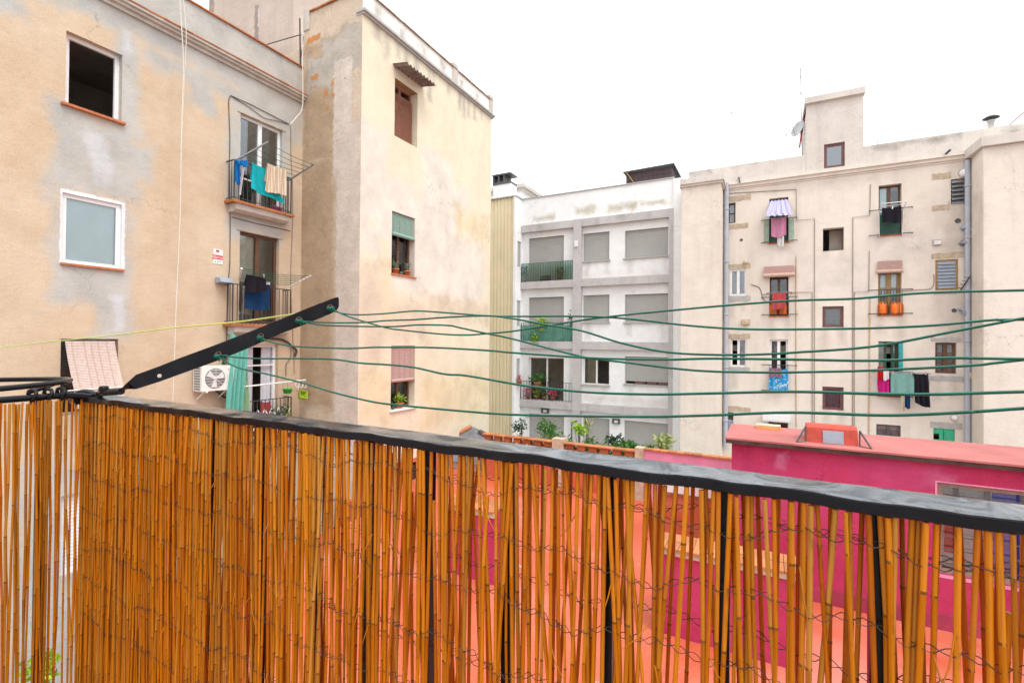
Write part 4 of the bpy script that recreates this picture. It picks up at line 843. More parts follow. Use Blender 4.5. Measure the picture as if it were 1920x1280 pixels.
# awnings and blinds
h = W['b1']; t = thing('cloth_awning', 'lavender cloth awning flaring out over the top laundry window', 'awning', FB.p(h[0], h[3], 0))
tl, tr = FB.p(h[0] + .03, h[3] - .10, .02), FB.p(h[1] - .03, h[3] - .10, .02); bl_, br_ = FB.at(1433, 405, .75), FB.at(1487, 402, .75)
cloth(MB(), tl, tr, br_, bl_, (0, -.7, .7), 5, .05, 40, 10).build('canopy', M['lavender'], t)
MB().tube([bl_, br_], .014, 5).build('front_rod', M['whiteplastic'], t)
h = W['b2']; t = thing('slat_awning', 'pinkish slat blind rolled up over the red towel window', 'window blind', FB.p(h[0], h[3], 0))
q = FB.rect(1432, 498, 1489, 513, .15)
mb = MB()
for i in range(11): z0_, z1_ = lerp(q[2], q[3], i / 11), lerp(q[2], q[3], (i + .85) / 11); mb.fbox(FB, q[0], q[1], z0_, z1_, .16 - .01 * i, .172 - .01 * i)
mb.build('slat_panel', M['pinkblind'], t); MB().tube([FB.p(q[0] - .02, q[2] - .06, .17), FB.p(q[1] + .02, q[2] - .06, .17)], .08, 10).build('rolled_end', M['cane'], t)
h = W['d2']; t = thing('slat_awning', 'pinkish slat blind half lowered above the gas bottle door', 'window blind', FB.p(h[0], h[3], 0))
q = FB.rect(1645, 489, 1692, 506, .08); mb = MB()
for i in range(11): z0_, z1_ = lerp(q[2], q[3], i / 11), lerp(q[2], q[3], (i + .85) / 11); mb.fbox(FB, q[0], q[1], z0_, z1_, .06, .072)
mb.build('slat_panel', M['pinkblind'], t); MB().tube([FB.p(q[0] - .02, q[2] - .05, .08), FB.p(q[1] + .02, q[2] - .05, .08)], .065, 10).build('rolled_end', M['cane'], t)
h = W['b4']; t = thing('awning_box', 'closed white awning box over the lowest laundry window', 'awning', FB.p(h[0], h[3], 0))
q = FB.rect(1430, 776, 1482, 786); MB().fbox(FB, q[0], q[1], q[2], q[3], .03, .25).build('case', M['whiteplastic'], t); MB().tube([FB.p(q[0], q[2] - .03, .2), FB.p(q[1], q[2] - .03, .2)], .05, 8).build('roller', M['whiteplastic'], t)
# laundry on the beige building
def hang(name, label, F, x0, y0, x1, y1, n, mat, waves=3, amp=.03, fold=True, group=None, cat='laundry', skew=0.0, seed=0, ragged=.03, mat2=None, hem=0.0):
    """cloth folded over a line: front face longer than the back one"""
    tl, tr = F.at(x0, y0, n), F.at(x1, y0 if F.ax == 'Y' else y0, n)
    a0, a1, z0, z1 = F.rect(x0, y0, x1, y1, n)
    N = F.p(0, 0, 1) - F.p(0, 0, 0)
    TL, TR, BR, BL = F.p(a0, z1, n), F.p(a1, z1, n), F.p(a1 + skew, z0 - hem, n), F.p(a0 + skew, z0, n)
    b = MB(); sg = min(.05, .05 * abs(a1 - a0)); cloth(b, TL, TR, BR, BL, N, waves, amp, seed=seed, ragged=ragged, sag=sg)
    if fold: cloth(b, TL - N * .012, TR - N * .012, lerp(TR, BR, .7) - N * .05, lerp(TL, BL, .7) - N * .05, N, waves, amp * .6, seed=seed + 3, ragged=ragged, sag=sg)
    return b.build(name, M[mat], None, label, cat, group)
def line_on(F, label, a0, a1, z, n, mat='steel', r=.012, supports=True):
    t = thing('drying_rail', label, 'clothes rack', F.p((a0 + a1) / 2, z, 0)); mb = MB(); mb.tube([F.p(a0, z, n), F.p(a1, z, n)], r, 5)
    for k in (.4, .7): mb.tube([F.p(a0, z, n * k), F.p(a1, z, n * k)], r * .6, 4)
    mb.build('rail', M[mat], t)
    for a in (a0, a1): MB().bar(F.p(a, z - .02, .0), F.p(a, z, n), .025, .025).build('arm', M[mat], t)
    return t
h = W['b1']; line_on(FB, 'clothes rail carrying the pink towel under the lavender awning', h[0] + .02, h[1] - .02, FB.px(1460, 408, .35)[1] + .01, .35)
hang('towel', 'pink towel hanging under the lavender awning', FB, 1446, 408, 1474, 443, .36, 'pink', 2, .025, seed=2)
hang('cloth', 'small white cloth below the pink towel', FB, 1457, 438, 1470, 461, .30, 'paleclothes', 2, .03, seed=5, fold=False)
h = W['b2']; line_on(FB, 'clothes rail carrying the coral red towel', h[0] - .1, h[1] + .1, FB.px(1460, 548.5, .35)[1] + .01, .35)
hang('towel', 'coral red towel doubled over a rail in front of orange gas bottles', FB, 1448, 548.5, 1473, 579, .36, 'red', 2, .02, seed=7)
hang('cloth', 'patterned blue and white cloth over the balcony bars of the half open white window', FB, 1441.5, 691, 1478, 731, .17, 'patterned', 4, .04, seed=8, fold=False)
hang('cloth', 'mauve cloth at the upper left of the patterned blue cloth', FB, 1442, 689, 1465, 707, .21, 'plum', 3, .02, seed=9, fold=False)
t = thing('drying_rack', 'white folding drying rack with a black cloth outside the top right window', 'clothes rack', FB.at(1670, 417, .0)); mb = MB()
c = [FB.at(1648, 398, .10), FB.at(1653.5, 382, .55), FB.at(1699.5, 377.5, .55), FB.at(1694, 393, .10)]
mb.tube(c, .016, 6); mb.tube([c[0], c[3]], .014, 6)
for k in (.33, .66): mb.tube([lerp(c[0], c[1], k), lerp(c[3], c[2], k)], .008, 4)
mb.build('frame', M['whiteplastic'], t)
for u, v in ((c[0], W['d1'][0]), (c[3], W['d1'][1])): MB().bar(u, FB.p(v, u.z - .9, .1), .02, .02).build('leg', M['whiteplastic'], t)
hang('cloth', 'black cloth draped on the white drying rack outside the top right window', FB, 1654, 388, 1690.5, 417, .40, 'navy', 2, .03, seed=12)
MB().bar(FB.at(1674, 387, .42), FB.at(1673, 392, .44), .03, .02).build('clothes_peg', M['whiteplastic'], None, 'white clothes peg on the black cloth of the drying rack', 'peg')
h = W['d3']; line_on(FB, 'long clothes rail of the magenta, sage and black laundry', h[0] - .15, FB.px(1745, 700, .5)[0], FB.px(1695, 699, .5)[1] + .01, .5)
hang('garment', 'magenta garment at the left end of the long clothes rail', FB, 1645, 698, 1667, 734, .55, 'magenta', 2, .05, seed=13, hem=.12)
hang('garment', 'scarlet garment over the top of the magenta one', FB, 1645, 687, 1657, 711, .62, 'scarlet', 2, .04, seed=14, fold=False)
hang('cloth', 'small white cloth beside the scarlet garment', FB, 1656, 691, 1667, 712, .66, 'paleclothes', 1, .03, seed=15, fold=False)
hang('towel', 'sage green towel in the middle of the long clothes rail', FB, 1670, 698, 1714, 738, .52, 'sage', 2, .025, seed=16)
hang('garment', 'black skirt at the right end of the long clothes rail', FB, 1711, 700, 1740, 757, .54, 'navy', 3, .05, seed=17, skew=.08, hem=.1)
hang('garment', 'thin white garment edge behind the black skirt', FB, 1738, 700, 1743, 722, .48, 'paleclothes', 1, .02, seed=18, fold=False)
hang('garment', 'small blue garment dangling below the sage towel', FB, 1697, 738, 1707, 765, .40, 'jeans', 1, .03, seed=19, fold=False)
hang('garment', 'small brown and beige garment dangling left of the blue one', FB, 1689, 740, 1696, 768, .42, 'cream', 1, .03, seed=20, fold=False)
def gas(label, x, y0, y1, n):
    a, z1 = FB.px(x, y0, n); z0 = FB.px(x, y1, n)[1]; c = FB.p(a, z0, n); r = .15; H = z1 - z0
    t = thing('gas_bottle', label, 'gas bottle', c, 'orange gas bottles on window balconies')
    MB().lathe([(.001, 0), (r * .9, 0), (r, .04), (r, H * .72), (r * .86, H * .84), (r * .4, H * .9), (.001, H * .9)], c, 14).build('cylinder_body', M['gas'], t)
    MB().lathe([(r * .62, H * .84), (r * .66, H), (r * .58, H), (r * .55, H * .86)], c, 12).build('collar', M['gas'], t)
    MB().lathe([(.001, H * .98), (.03, H * .97), (.03, H * .88)], c, 8).build('valve', M['steel'], t)
gas('orange gas bottle at the left of the tan door', 1654, 566, 589, -.02); gas('orange gas bottle right of the tan door mullion', 1676.5, 566, 589, -.02); gas('orange gas bottle at the right edge of the tan door', 1685.5, 566.5, 589, -.05)
gas('orange gas bottle left of the coral red towel', 1450, 568, 590, -.1); gas('orange gas bottle partly behind the coral red towel', 1468, 568, 590, -.1)
# ---------------------------------------------------------------- roofs and antennas
def antenna(label, F, base, top, arms, r=.02, mat='steel', name='antenna'):
    t = thing(name, label, 'antenna', F.at(*base)); p, q = F.at(*base), F.at(*top); MB().tube([p, q], r, 5).build('mast', M[mat], t)
    for k, L, n_ in arms:
        c = lerp(p, q, k); mb = MB(); d = Vector((.85, -.3, .22)).normalized(); mb.bar(c - d * L / 2, c + d * L / 2, .014, .014)
        for i in range(n_): e = c + d * L * (i / (n_ - 1) - .5); mb.bar(e - Vector((.05, .16, 0)), e + Vector((.05, .16, 0)), .012, .012)
        mb.build('aerial', M[mat], t)
    return t
FA = Facade('Y', 24.0)
antenna('tall aerial mast left of the stair tower with several cross arms', FA, (1504, 300), (1501, 128), ((.98, .8, 4), (.90, .4, 3), (.72, .6, 3), (.5, .4, 2)), .02)
antenna('thin slanting aerial mast above the left pier of the beige building', FA, (1358, 340), (1375, 175), ((.98, .5, 4), (.78, .35, 3), (.52, .3, 2)), .012)
antenna('low thin aerial left of the satellite dish', FA, (1475, 310), (1474, 250), ((.95, .4, 3),), .010)
antenna('tiny aerial on the parapet right of the stair tower', FA, (1644, 280), (1646, 262), ((.9, .4, 2),), .012)
t = thing('satellite_dish', 'white satellite dish on a red slanting mast left of the stair tower', 'satellite dish', FA.at(1500, 300)); FD = Facade('Y', 23.0)
c = FD.at(1496.5, 242); d = Vector((-.75, -.62, .25)).normalized(); m3 = d.to_track_quat('Z', 'Y').to_matrix()
mb = MB(); vs = []; R_ = .33
for lay in (0, -.012):
    for i in range(6):
        for k in range(20): r_ = R_ * i / 5; an = k / 20 * 6.2832; vs.append(c + m3 @ Vector((r_ * math.cos(an), r_ * math.sin(an), .35 * r_ * r_ + lay)))
mb.add(vs, [(b + i * 20 + k, b + i * 20 + (k + 1) % 20, b + (i + 1) * 20 + (k + 1) % 20, b + (i + 1) * 20 + k) for b in (0, 120) for i in range(5) for k in range(20)], True); mb.build('dish', M['dishgrey'], t)
MB().bar(c - d * .02, FD.at(1503, 244), .04, .04).build('bracket', M['steel'], t); MB().tube([FD.at(1499, 277), FD.at(1509.5, 203)], .035, 6).build('mast', M['redpaint'], t)
MB().tube([c + m3 @ Vector((0, -R_ * .9, .06)), c + d * .3], .01, 4).build('feed_arm', M['steel'], t)
t = thing('vent_stack', 'small white vent stack with a dark conical cowl on the beige roof', 'chimney', FA.at(1858, 245)); c = FA.at(1858, 246); zt = FA.at(1858, 228).z - c.z
MB().lathe([(.10, 0), (.10, zt), (.13, zt), (.13, zt + .03), (.001, zt + .03)], c, 12).build('pipe_run', M['whiteplastic'], t); MB().lathe([(.25, zt + .12), (.14, zt + .2), (.001, zt + .24)], c, 12).build('cowl', M['lamp'], t); MB().lathe([(.03, zt), (.03, zt + .14)], c, 6).build('stem', M['lamp'], t)
MB().tube([FA.at(1890, 237), FA.at(1926, 205)], .02, 6).build('stay_pole', M['redpaint'], None, 'thin red pole slanting up from the parapet at the right edge of the view', 'pole')

# ---------------------------------------------------------------- things on the ochre building
t = thing('air_conditioner', 'white outdoor air conditioning unit left of the aqua curtain balcony', 'air conditioner', FL.p(6.9, 2.70, 0))
a0, z1 = FL.px(378.5, 687, .40); a1, z0 = FL.px(439.5, 729, .40)
MB().fbox(FL, a0, a1, z0, z1, .06, .40).build('case', M['acwhite'], t)
fc = FL.p(lerp(a0, a1, .40), (z0 + z1) / 2, .40); fr = (z1 - z0) * .40
MB().lathe([(.001, .004), (fr, .004), (fr * 1.03, .0)], fc, 28, 'X').build('fan_opening', M['acgrey'], t)
mb = MB()
for k in range(3):
    an = k * 2.09 + .4; d_ = Vector((0, math.cos(an), math.sin(an))); s_ = Vector((0, -d_.z, d_.y)); c = fc + Vector((.006, 0, 0))
    mb.add([c + s_ * .02, c - s_ * .02, c + d_ * fr * .9 - s_ * .07, c + d_ * fr * .9 + s_ * .07], [(0, 1, 2, 3)])
mb.lathe([(.001, .02), (.04, .015), (.045, .005)], fc, 12, 'X'); mb.build('fan', M['whiteplastic'], t)
mb = MB()
for k in range(-3, 4):
    z = k * fr / 3.6; L_ = math.sqrt(max(.001, fr * fr - z * z)); mb.bar(fc + Vector((.022, -L_, z)), fc + Vector((.022, L_, z)), .008, .008)
for k in range(4):
    an = k * .785; d_ = Vector((0, math.cos(an), math.sin(an))) * fr; mb.bar(fc + Vector((.024, 0, 0)) - d_, fc + Vector((.024, 0, 0)) + d_, .005, .005)
mb.build('fan_guard', M['acwhite'], t)
mb = MB()
for k in range(9): z = lerp(z0 + .05, z1 - .05, k / 8); mb.box(-11.90, -11.66, a0 - .006, a0 - .0005, z - .018, z + .018)
mb.build('side_grille', M['acgrey'], t)
mb = MB(); zz = lerp(z0, z1, .83)
for k in range(6): mb.fbox(FL, a0 + (a1 - a0) * (.78 + k * .028), a0 + (a1 - a0) * (.798 + k * .028), zz, zz + .02, .4005, .403)
mb.build('maker_mark', M['signred'], t)
for a in (a0 + .12, a1 - .15):
    mb = MB(); mb.bar(FL.p(a, z0 - .02, .0), FL.p(a, z0 - .02, .42), .03, .03); mb.bar(FL.p(a, z0 - .22, .0), FL.p(a, z0 - .02, .3), .025, .025); mb.fbox(FL, a - .04, a + .04, z0 - .006, z0 - .001, .1, .4); mb.build('wall_bracket', M['whiteplastic'], t)
cable('dark hose looping from the air conditioner to the wall', FL, [(424, 684), (418, 681), (424, 668), (432, 655)], .025, n=.05, sm=5)
cable('dark pipe sagging beneath the air conditioner', FL, [(404, 731), (412, 738), (422, 745), (432, 741)], .022, n=.06, sm=5)
t = thing('alarm_sign', 'white and red alarm notice on the ochre wall left of the brown balcony door', 'sign', FL.at(408, 494))
def plate(x0, y0, x1, y1, m, nm, n=.012): q = FL.rect(x0, y0, x1, y1); return MB().fbox(FL, *q, .002, n).build(nm, M[m], t)
plate(399.8, 467.5, 417, 494.8, 'signwhite', 'plate'); plate(398.8, 478.6, 417.6, 486.3, 'signred', 'red_band', .016); plate(404.5, 469, 410.5, 472.5, 'ink', 'emblem', .014); plate(403.5, 474, 411, 474.7, 'inkgrey', 'small_print', .014)
for x in (402, 406.5, 411): plate(x, 489, x + 2.6, 491.5, 'inkgrey', 'small_print', .014)
cu = bpy.data.curves.new('lettering', 'FONT'); cu.body = 'Alarma'; cu.size = .095; cu.align_x = 'CENTER'; cu.align_y = 'CENTER'; cu.extrude = .001; cu.shear = .2
tmp = bpy.data.objects.new('tmp', cu); COL.objects.link(tmp); bpy.context.view_layer.update()
me = bpy.data.meshes.new_from_object(tmp.evaluated_get(bpy.context.evaluated_depsgraph_get())); bpy.data.objects.remove(tmp)
me.materials.clear(); me.materials.append(M['signwhite']); lo = bpy.data.objects.new('lettering', me); COL.objects.link(lo); lo.parent = t
lo.location = FL.at(408.2, 482.5, .018) - t.location; lo.rotation_euler = (rad(90), 0, rad(90))
t = thing('wall_floodlight', 'blue grey wall floodlight between the alarm notice and the brown door balcony', 'lamp', FL.at(419, 527)); q = FL.rect(408, 521, 431, 532, .12)
MB().prism([FL.p(q[0], q[2], .04), FL.p(q[0], q[3], .02), FL.p(q[0] + .0, q[3], .2), FL.p(q[0], q[2] + .03, .26)], (0, q[1] - q[0], 0)).build('housing', M['greyplastic'], t); MB().fbox(FL, q[0] + .1, q[1] - .1, q[2] + .02, q[3] - .02, .0, .04).build('back_plate', M['lamp'], t)
# cables
cable('black cable strung across the wall above the top balcony door', FL, [(432.6, 179.5), (470, 196), (542.7, 233.5)], .010)
cable('black cable sagging beneath the strung one above the top balcony door', FL, [(434, 180.5), (470, 203), (495, 221), (520, 227), (542, 233)], .008, sm=5)
cable('black cable dropping down the wall left of both balconies', FL, [(432.6, 179), (429, 190), (430, 225), (431, 260), (430, 330), (431.5, 407), (431, 490), (429, 520), (427, 580), (424.5, 640), (424, 668)], .009, sm=4)
cable('black cable clipped under the upper balcony', FL, [(435, 407), (480, 419), (545, 433)], .008)
cable('thin grey cables running down right of the balconies', FL, [(545, 235), (546, 300), (549, 360), (548, 440), (545, 520), (548, 600), (552, 700)], .009, 'conduit', sm=4)
cable('pair of off white cables hanging from the roof edge over the ochre wall', FL, [(336, -20), (341, 60), (344, 130), (340, 260), (338, 400), (331, 560), (326, 700), (322, 800)], .011, 'whitecable', n=.24, sm=4)
cable('second off white cable hanging close beside the first from the roof edge', FL, [(342, -20), (349, 60), (347, 120), (341, 260), (337, 420)], .009, 'whitecable', n=.23, sm=4)
cable('white conduit bending round the corner under the cornice end', FL, [(566, 30), (568, 170), (566, 205), (556, 220), (545, 233)], .015, 'whitecable', n=.23, sm=5)
cable('dark cable bundle rising past the cornice beside the cream block', T1, [(562, 35), (563, 125), (563, 175), (561, 205)], .022, 'cable', n=.06, sm=4)
cable('thin dark cable looping over the pier top beside the cream block', T1, [(500, 84), (520, 78), (548, 70), (565, 66), (568, 74), (564, 110)], .014, 'cable', n=.10, sm=4)
cable('black hose looping over the aqua curtain balcony door', FL, [(503, 634), (525, 636), (538, 641), (548, 650), (556, 657), (552, 668)], .03, n=.06, sm=5)
cable('thin brown cable curling down right of the lavender curtains', FL, [(545, 650), (545, 668), (537, 682), (536, 705)], .015, 'conduit', n=.03, sm=5)
# balcony laundry, upper
def rack(name, label, F, bl_, tl_, br_, tr_, n0, n1, matarm, matline, nl=6, group=None):
    t = thing(name, label, 'clothes rack', F.at(*bl_, n0), group); A, B, C_, D = F.at(*bl_, n0), F.at(*tl_, n1), F.at(*br_, n0), F.at(*tr_, n1)
    for p, q in ((A, B), (C_, D)): MB().bar(p, q, .045, .03).build('arm', M[matarm], t)
    for k in range(nl):
        u = .12 + .86 * k / (nl - 1); p, q = lerp(A, B, u), lerp(C_, D, u); m_ = (p + q) / 2; m_.z -= .05
        MB().tube(smooth_path([p, m_, q], 5), .007, 4).build('line', M[matline], t)
    return t
rack('drying_rack', 'fold out drying rack with teal lines on the upper balcony', FL, (440, 302), (503, 266), (542, 338), (588, 308), .34, 1.0, 'steel', 'greenline')
rack('drying_rack', 'fold out drying rack with green lines on the balcony with the denim', FL, (449, 522), (453, 503), (543, 537), (582.5, 517), .34, .95, 'whiteplastic', 'greenline')
def fcloth(name, label, tl, tr, br, bl, n, mat, cat='laundry', waves=3, amp=.03, seed=0, fold=True, n2=None, ragged=.02):
    n2 = n if n2 is None else n2; N = Vector((1, 0, 0)); q = [FL.at(*tl, n), FL.at(*tr, n), FL.at(*br, n2), FL.at(*bl, n2)]
    b = MB(); cloth(b, *q, N, waves, amp, 22, 18, seed=seed, ragged=ragged, sag=.03)
    if fold: cloth(b, q[0] - N * .015, q[1] - N * .015, lerp(q[1], q[2], .65) - N * .06, lerp(q[0], q[3], .65) - N * .06, N, waves, amp * .5, 16, 10, seed=seed + 1)
    return b.build(name, M[mat], None, label, cat)
fcloth('towel', 'turquoise towel hanging over the upper balcony railing', (473, 305), (501, 318), (533, 383), (470, 352), .46, 'towel', seed=31, waves=2, amp=.035)
fcloth('towel', 'beige striped towel hanging beside the turquoise towel', (502, 306), (537, 319), (535, 367), (496, 357), .56, 'striped', seed=32, waves=3, amp=.03)
fcloth('garment', 'twisted blue cloth tied to the left end of the upper balcony railing', (441, 300), (451, 303), (449, 346), (442, 341), .42, 'blue', seed=33, waves=2, amp=.05, fold=False)
fcloth('garment', 'blue knotted cloth wrapped round the left rack arm', (440, 298), (466, 300), (464, 312), (444, 308), .52, 'blue', seed=34, waves=3, amp=.06, fold=False)
fcloth('cloth', 'narrow white cloth dangling behind the twisted blue cloth', (455, 303), (460, 305), (452, 362), (449, 366), .37, 'paleclothes', seed=35, waves=1, amp=.02, fold=False)
for k, (x, lab) in enumerate(((516, 'pink flower pot on the upper balcony floor, left one'), (524, 'pink flower pot on the upper balcony floor, right one'))):
    c = FL.at(x, 396 + k * 2, .2); c.z = d1[2] - .028; MB().lathe([(.001, 0), (.055, 0), (.075, .12), (.08, .12), (.08, .14), (.06, .14), (.055, .02), (.001, .02)], c, 12).build('flower_pot', M['pinkplastic'], None, lab, 'pot', 'pink pots on the upper balcony')
fcloth('garment', 'black garment hanging from the green lines above the jeans', (463, 514), (497, 521), (500, 548), (459, 546), .66, 'navy', seed=36, waves=2, amp=.04)
fcloth('jeans', 'dark blue jeans hanging below the black garment', (461, 530), (507, 532), (506, 583), (461, 577), .46, 'jeans', seed=37, waves=2, amp=.03)
fcloth('towel', 'small white towel over the lower balcony railing beside the jeans', (500, 528), (507, 528), (507, 534), (500, 533), .5, 'paleclothes', seed=38, waves=1, amp=.02)
MB().bar(FL.at(494.5, 513, .7), FL.at(495, 521, .7), .03, .02).build('clothes_peg', M['cane'], None, 'wooden clothes peg holding the black garment', 'peg')
# balcony three
fcloth('aqua_curtain', 'aqua green sheet hanging in front of the lowest balcony beside the air conditioner', (432, 622), (468, 642), (452, 775), (424, 772), .38, 'tealcloth', 'curtain', 4, .06, 40, False, .46)
fcloth('green_curtain', 'pale green sheet gathered behind the aqua sheet', (452, 690), (461, 668), (469, 776), (448, 772), .34, 'limecloth', 'curtain', 3, .05, 41, False, .40)
t = thing('white_pole', 'white pole laid across the lowest balcony at its right end', 'pole', FL.at(500, 724, .4)); MB().tube([FL.at(455, 725, .38), FL.at(573, 712, .5)], .022, 6).build('rod', M['whiteplastic'], t)
for k in range(3):
    x = 556 + k * 7; MB().tube(smooth_path([FL.at(x, 715 - k, .47), FL.at(x - 2, 722, .47), FL.at(x + 3, 727, .47), FL.at(x + 4, 721, .47)], 5), .012, 5).build('hook', M['whiteplastic'], t)
for nm, lab, x, y, mat, s, tilt in (('plastic_basket', 'bright green plastic basket on the lowest balcony railing', 539, 733, 'greenplastic', .155, .1), ('plastic_basin', 'lime green plastic basin hanging at the end of the lowest balcony', 566.5, 741, 'limeplastic', .19, 1.0)):
    c = FL.at(x, y, .45); b = MB(); prof = [(.001, 0), (s * .62, 0), (s * .8, s * .75), (s * .9, s * .75), (s * .9, s * .82), (s * .74, s * .8), (s * .56, .03), (.001, .03)]; b.lathe(prof, (0, 0, 0), 4 if tilt > .5 else 14)
    R3 = Matrix.Rotation(tilt * 1.1, 3, 'Y') @ Matrix.Rotation(.5, 3, 'Z') if tilt > .5 else Matrix.Identity(3)
    b.v = [c + R3 @ (v - Vector((0, 0, s * .4))) for v in b.v]
    if tilt > .5: b.sm = [False] * len(b.sm)
    hk0 = FL.at(x, 713.5, .47); b.tube([hk0, lerp(hk0, c, .5) + Vector((0, .01, 0)), c + Vector((0, 0, s * .3))], .007, 5)   # the hook it hangs by
    b.build(nm, M[mat], None, lab, 'basket')
t = thing('lattice_trellis', 'white expanding lattice tied behind the lowest balcony railing', 'trellis', FL.p(8.0, d3[2], .3)); zr = d3[2] - .03
for k in range(7):
    a = 7.62 + k * .2
    for s_ in (-1, 1):
        mid = FL.p(a, zr + .55, .30 + .006 * s_); e = Vector((0, .20 * s_, .32)); MB().bar(mid - e, mid + e, .028, .01, (1, 0, 0)).build('lath', M['whiteplastic'], t)
fcloth('cloth', 'red cloth hanging inside the lowest balcony behind the lattice', (488, 752), (507, 752), (507, 785), (487, 785), .22, 'red', seed=44, waves=2, amp=.03, fold=False)
for k, (x, mat, lab, s_) in enumerate(((516, 'leaf', 'leafy plant in the middle of the lowest balcony', 70), (528, 'dark', 'dark leafy plant near the right end of the lowest balcony', 60), (540, 'lime', 'bright green plant at the right end of the lowest balcony', 45))):
    c = FL.at(x, 790, .24); c.z = d3[2] - .028; pot_plant('potted_plant', lab, c, .1, .18, leafm=mat, size=.07, spread=.17, tall=.75, n=s_ * 2, seed=50 + k)
# plants in the windows of the cream tower
zz = t2[2] + .005
for k, (x, lab) in enumerate(((742, 'aloe in a terracotta pot, left end of the sill of the middle window'), (763, 'aloe in a terracotta pot, right end of the sill of the middle window'))):
    c = T2.at(x, 510, -.10); c.z = zz; pot_plant('potted_aloe', lab, c, .10, .17, 'aloe', 'aloe pots on the sill', leafm='aloe', size=.09, tall=.36, seed=60 + k)
c = T2.at(751.5, 512, -.10); c.z = zz; MB().lathe([(.001, 0), (.06, 0), (.075, .1), (.06, .1), (.05, .02), (.001, .02)], c, 12).build('flower_pot', M['lamp'], None, 'small dark empty pot between the two aloes', 'pot')
c = T2.at(749, 757, -.10); c.z = t3[2] + .005; pot_plant('potted_plant', 'round leaved green plant in a terracotta pot on the lowest sill of the cream block', c, .12, .16, leafm='lime', size=.08, spread=.14, tall=.24, n=70, seed=66)
c = T2.at(737, 760, -.08); c.z = t3[2] + .005; pot_plant('potted_plant', 'tiny green plant in a dark pot left of the round leaved one', c, .05, .08, leafm='leaf', potmat='lamp', size=.05, spread=.06, tall=.14, n=26, seed=67)
# plants and fittings of the white block
zA, zBb, zCc = zb[1] + .004, zb[2] + .004, zb[3] + .004
def wp(x, z, n=.0): a = FW.px(x, 500, n)[0]; return Vector((a, 22 - n, z))
pot_plant('potted_plant', 'green plant in a terracotta pot behind the glass balcony railing', wp(1049, zA, -.06), .12, .24, size=.1, spread=.22, tall=.42, n=60, seed=70)
pot_plant('potted_plant', 'dark plant at the left end of the glass balcony', wp(984, zA, -.06), .1, .2, leafm='dark', size=.1, spread=.16, tall=.7, n=60, seed=71)
MB().box(-10.1, -9.55, 21.99, 22.1, zA, zA + .28).build('storage_box', M['jeans'], None, 'dark blue box behind the glass balcony railing', 'box')
pot_plant('flower_box_plant', 'yellow green plant spilling over the top of the green netted balcony', wp(1017, zBb, -.03), .12, .62, leafm='lime', size=.13, spread=.44, tall=.5, n=120, seed=72)
mb = MB(); leaves(mb, wp(1003, zBb + .1, .16), (.16, .08, .3), 50, .11, 74); mb.build('hanging_plant', M['lime'], None, 'lime green plant trailing below the green netted balcony', 'plant')
pot_plant('potted_plant', 'dark climbing plant at the right end of the green netted balcony', wp(1071, zBb, -.05), .09, .2, leafm='dark', size=.1, spread=.14, tall=1.3, n=70, seed=75)
c = wp(1009, zCc + .62, .14); pot_plant('hanging_pot_plant', 'bushy plant in a terracotta pot hung on the barred balcony railing', c, .16, .28, leafm='leaf', size=.12, spread=.38, tall=.5, n=110, seed=76)
for k, (x, m_, lab) in enumerate(((992, 'flower', 'red flowering pot plant on the floor of the barred balcony, left end'), (1008, 'lime', 'trailing lime green pot plant on the floor of the barred balcony'), (1023, 'leaf', 'green pot plant in the middle of the barred balcony floor'), (1038, 'flower', 'pink flowering pot plant in the barred balcony, right of the green one'))):
    pot_plant('potted_plant', lab, wp(x, zCc, -.06), .1, .18, leafm=m_, size=.09, spread=.2, tall=.34, n=50, seed=80 + k)
t = thing('planter_box', 'brown planter boxes under the shutter of the white block', 'planter', FW.p(-4.9, rows[2][2][2], -.2)); h = rows[2][2]
for u0, u1 in ((.25, .48), (.53, .74), (.77, .99)): MB().fbox(FW, lerp(h[0], h[1], u0), lerp(h[0], h[1], u1), h[2] + .006, h[2] + .12, -.235, -.13).build('trough', M['mauve'], t)
c = FW.at(972, 712, .0); pot_plant('potted_plant', 'red flowering plant in a terracotta pot on the side sill beside the yellow cladding', Vector((-11.0, 21.6, sh[2][2] + .0)), .13, .2, leafm='flower', size=.08, spread=.2, tall=.3, n=40, seed=88)
for x, y, lab in ((1022, 770, 'grey bulkhead lamp above the left ground floor shutter'), (1155, 790, 'grey bulkhead lamp between the ground floor shutters')):
    t = thing('bulkhead_lamp', lab, 'lamp', FW.at(x, y, -.12), 'bulkhead lamps of the white block'); q = FW.rect(x - 7, y - 5, x + 7, y + 4, -.05)
    MB().fbox(FW, *q, -.119, -.02).build('housing', M['lamp'], t); MB().fbox(FW, lerp(q[0], q[1], .3), lerp(q[0], q[1], .75), lerp(q[2], q[3], .2), lerp(q[2], q[3], .7), -.019, .0).build('lens', M['frost_lens'], t)
a, z = FW.px(1080.5, 457, .13); MB().fbox(FW, a - .08, a + .08, z - .15, z + .15, .131, .18).build('junction_box', M['whiteplastic'], None, 'small white box on the grey concrete column', 'box')

for k, (x, lab) in enumerate(((1674, 'wooden clothes peg at the left corner of the sage towel'), (1709, 'wooden clothes peg at the right corner of the sage towel'), (1736, 'wooden clothes peg at the top right of the black skirt'))):
    p = FB.at(x, 699, .57); MB().bar(p + Vector((0, 0, .06)), p - Vector((0, 0, .06)), .035, .03).build('clothes_peg', M['cane'], None, lab, 'peg')
# ---------------------------------------------------------------- courtyard
FR = Facade('Y', 13.3)
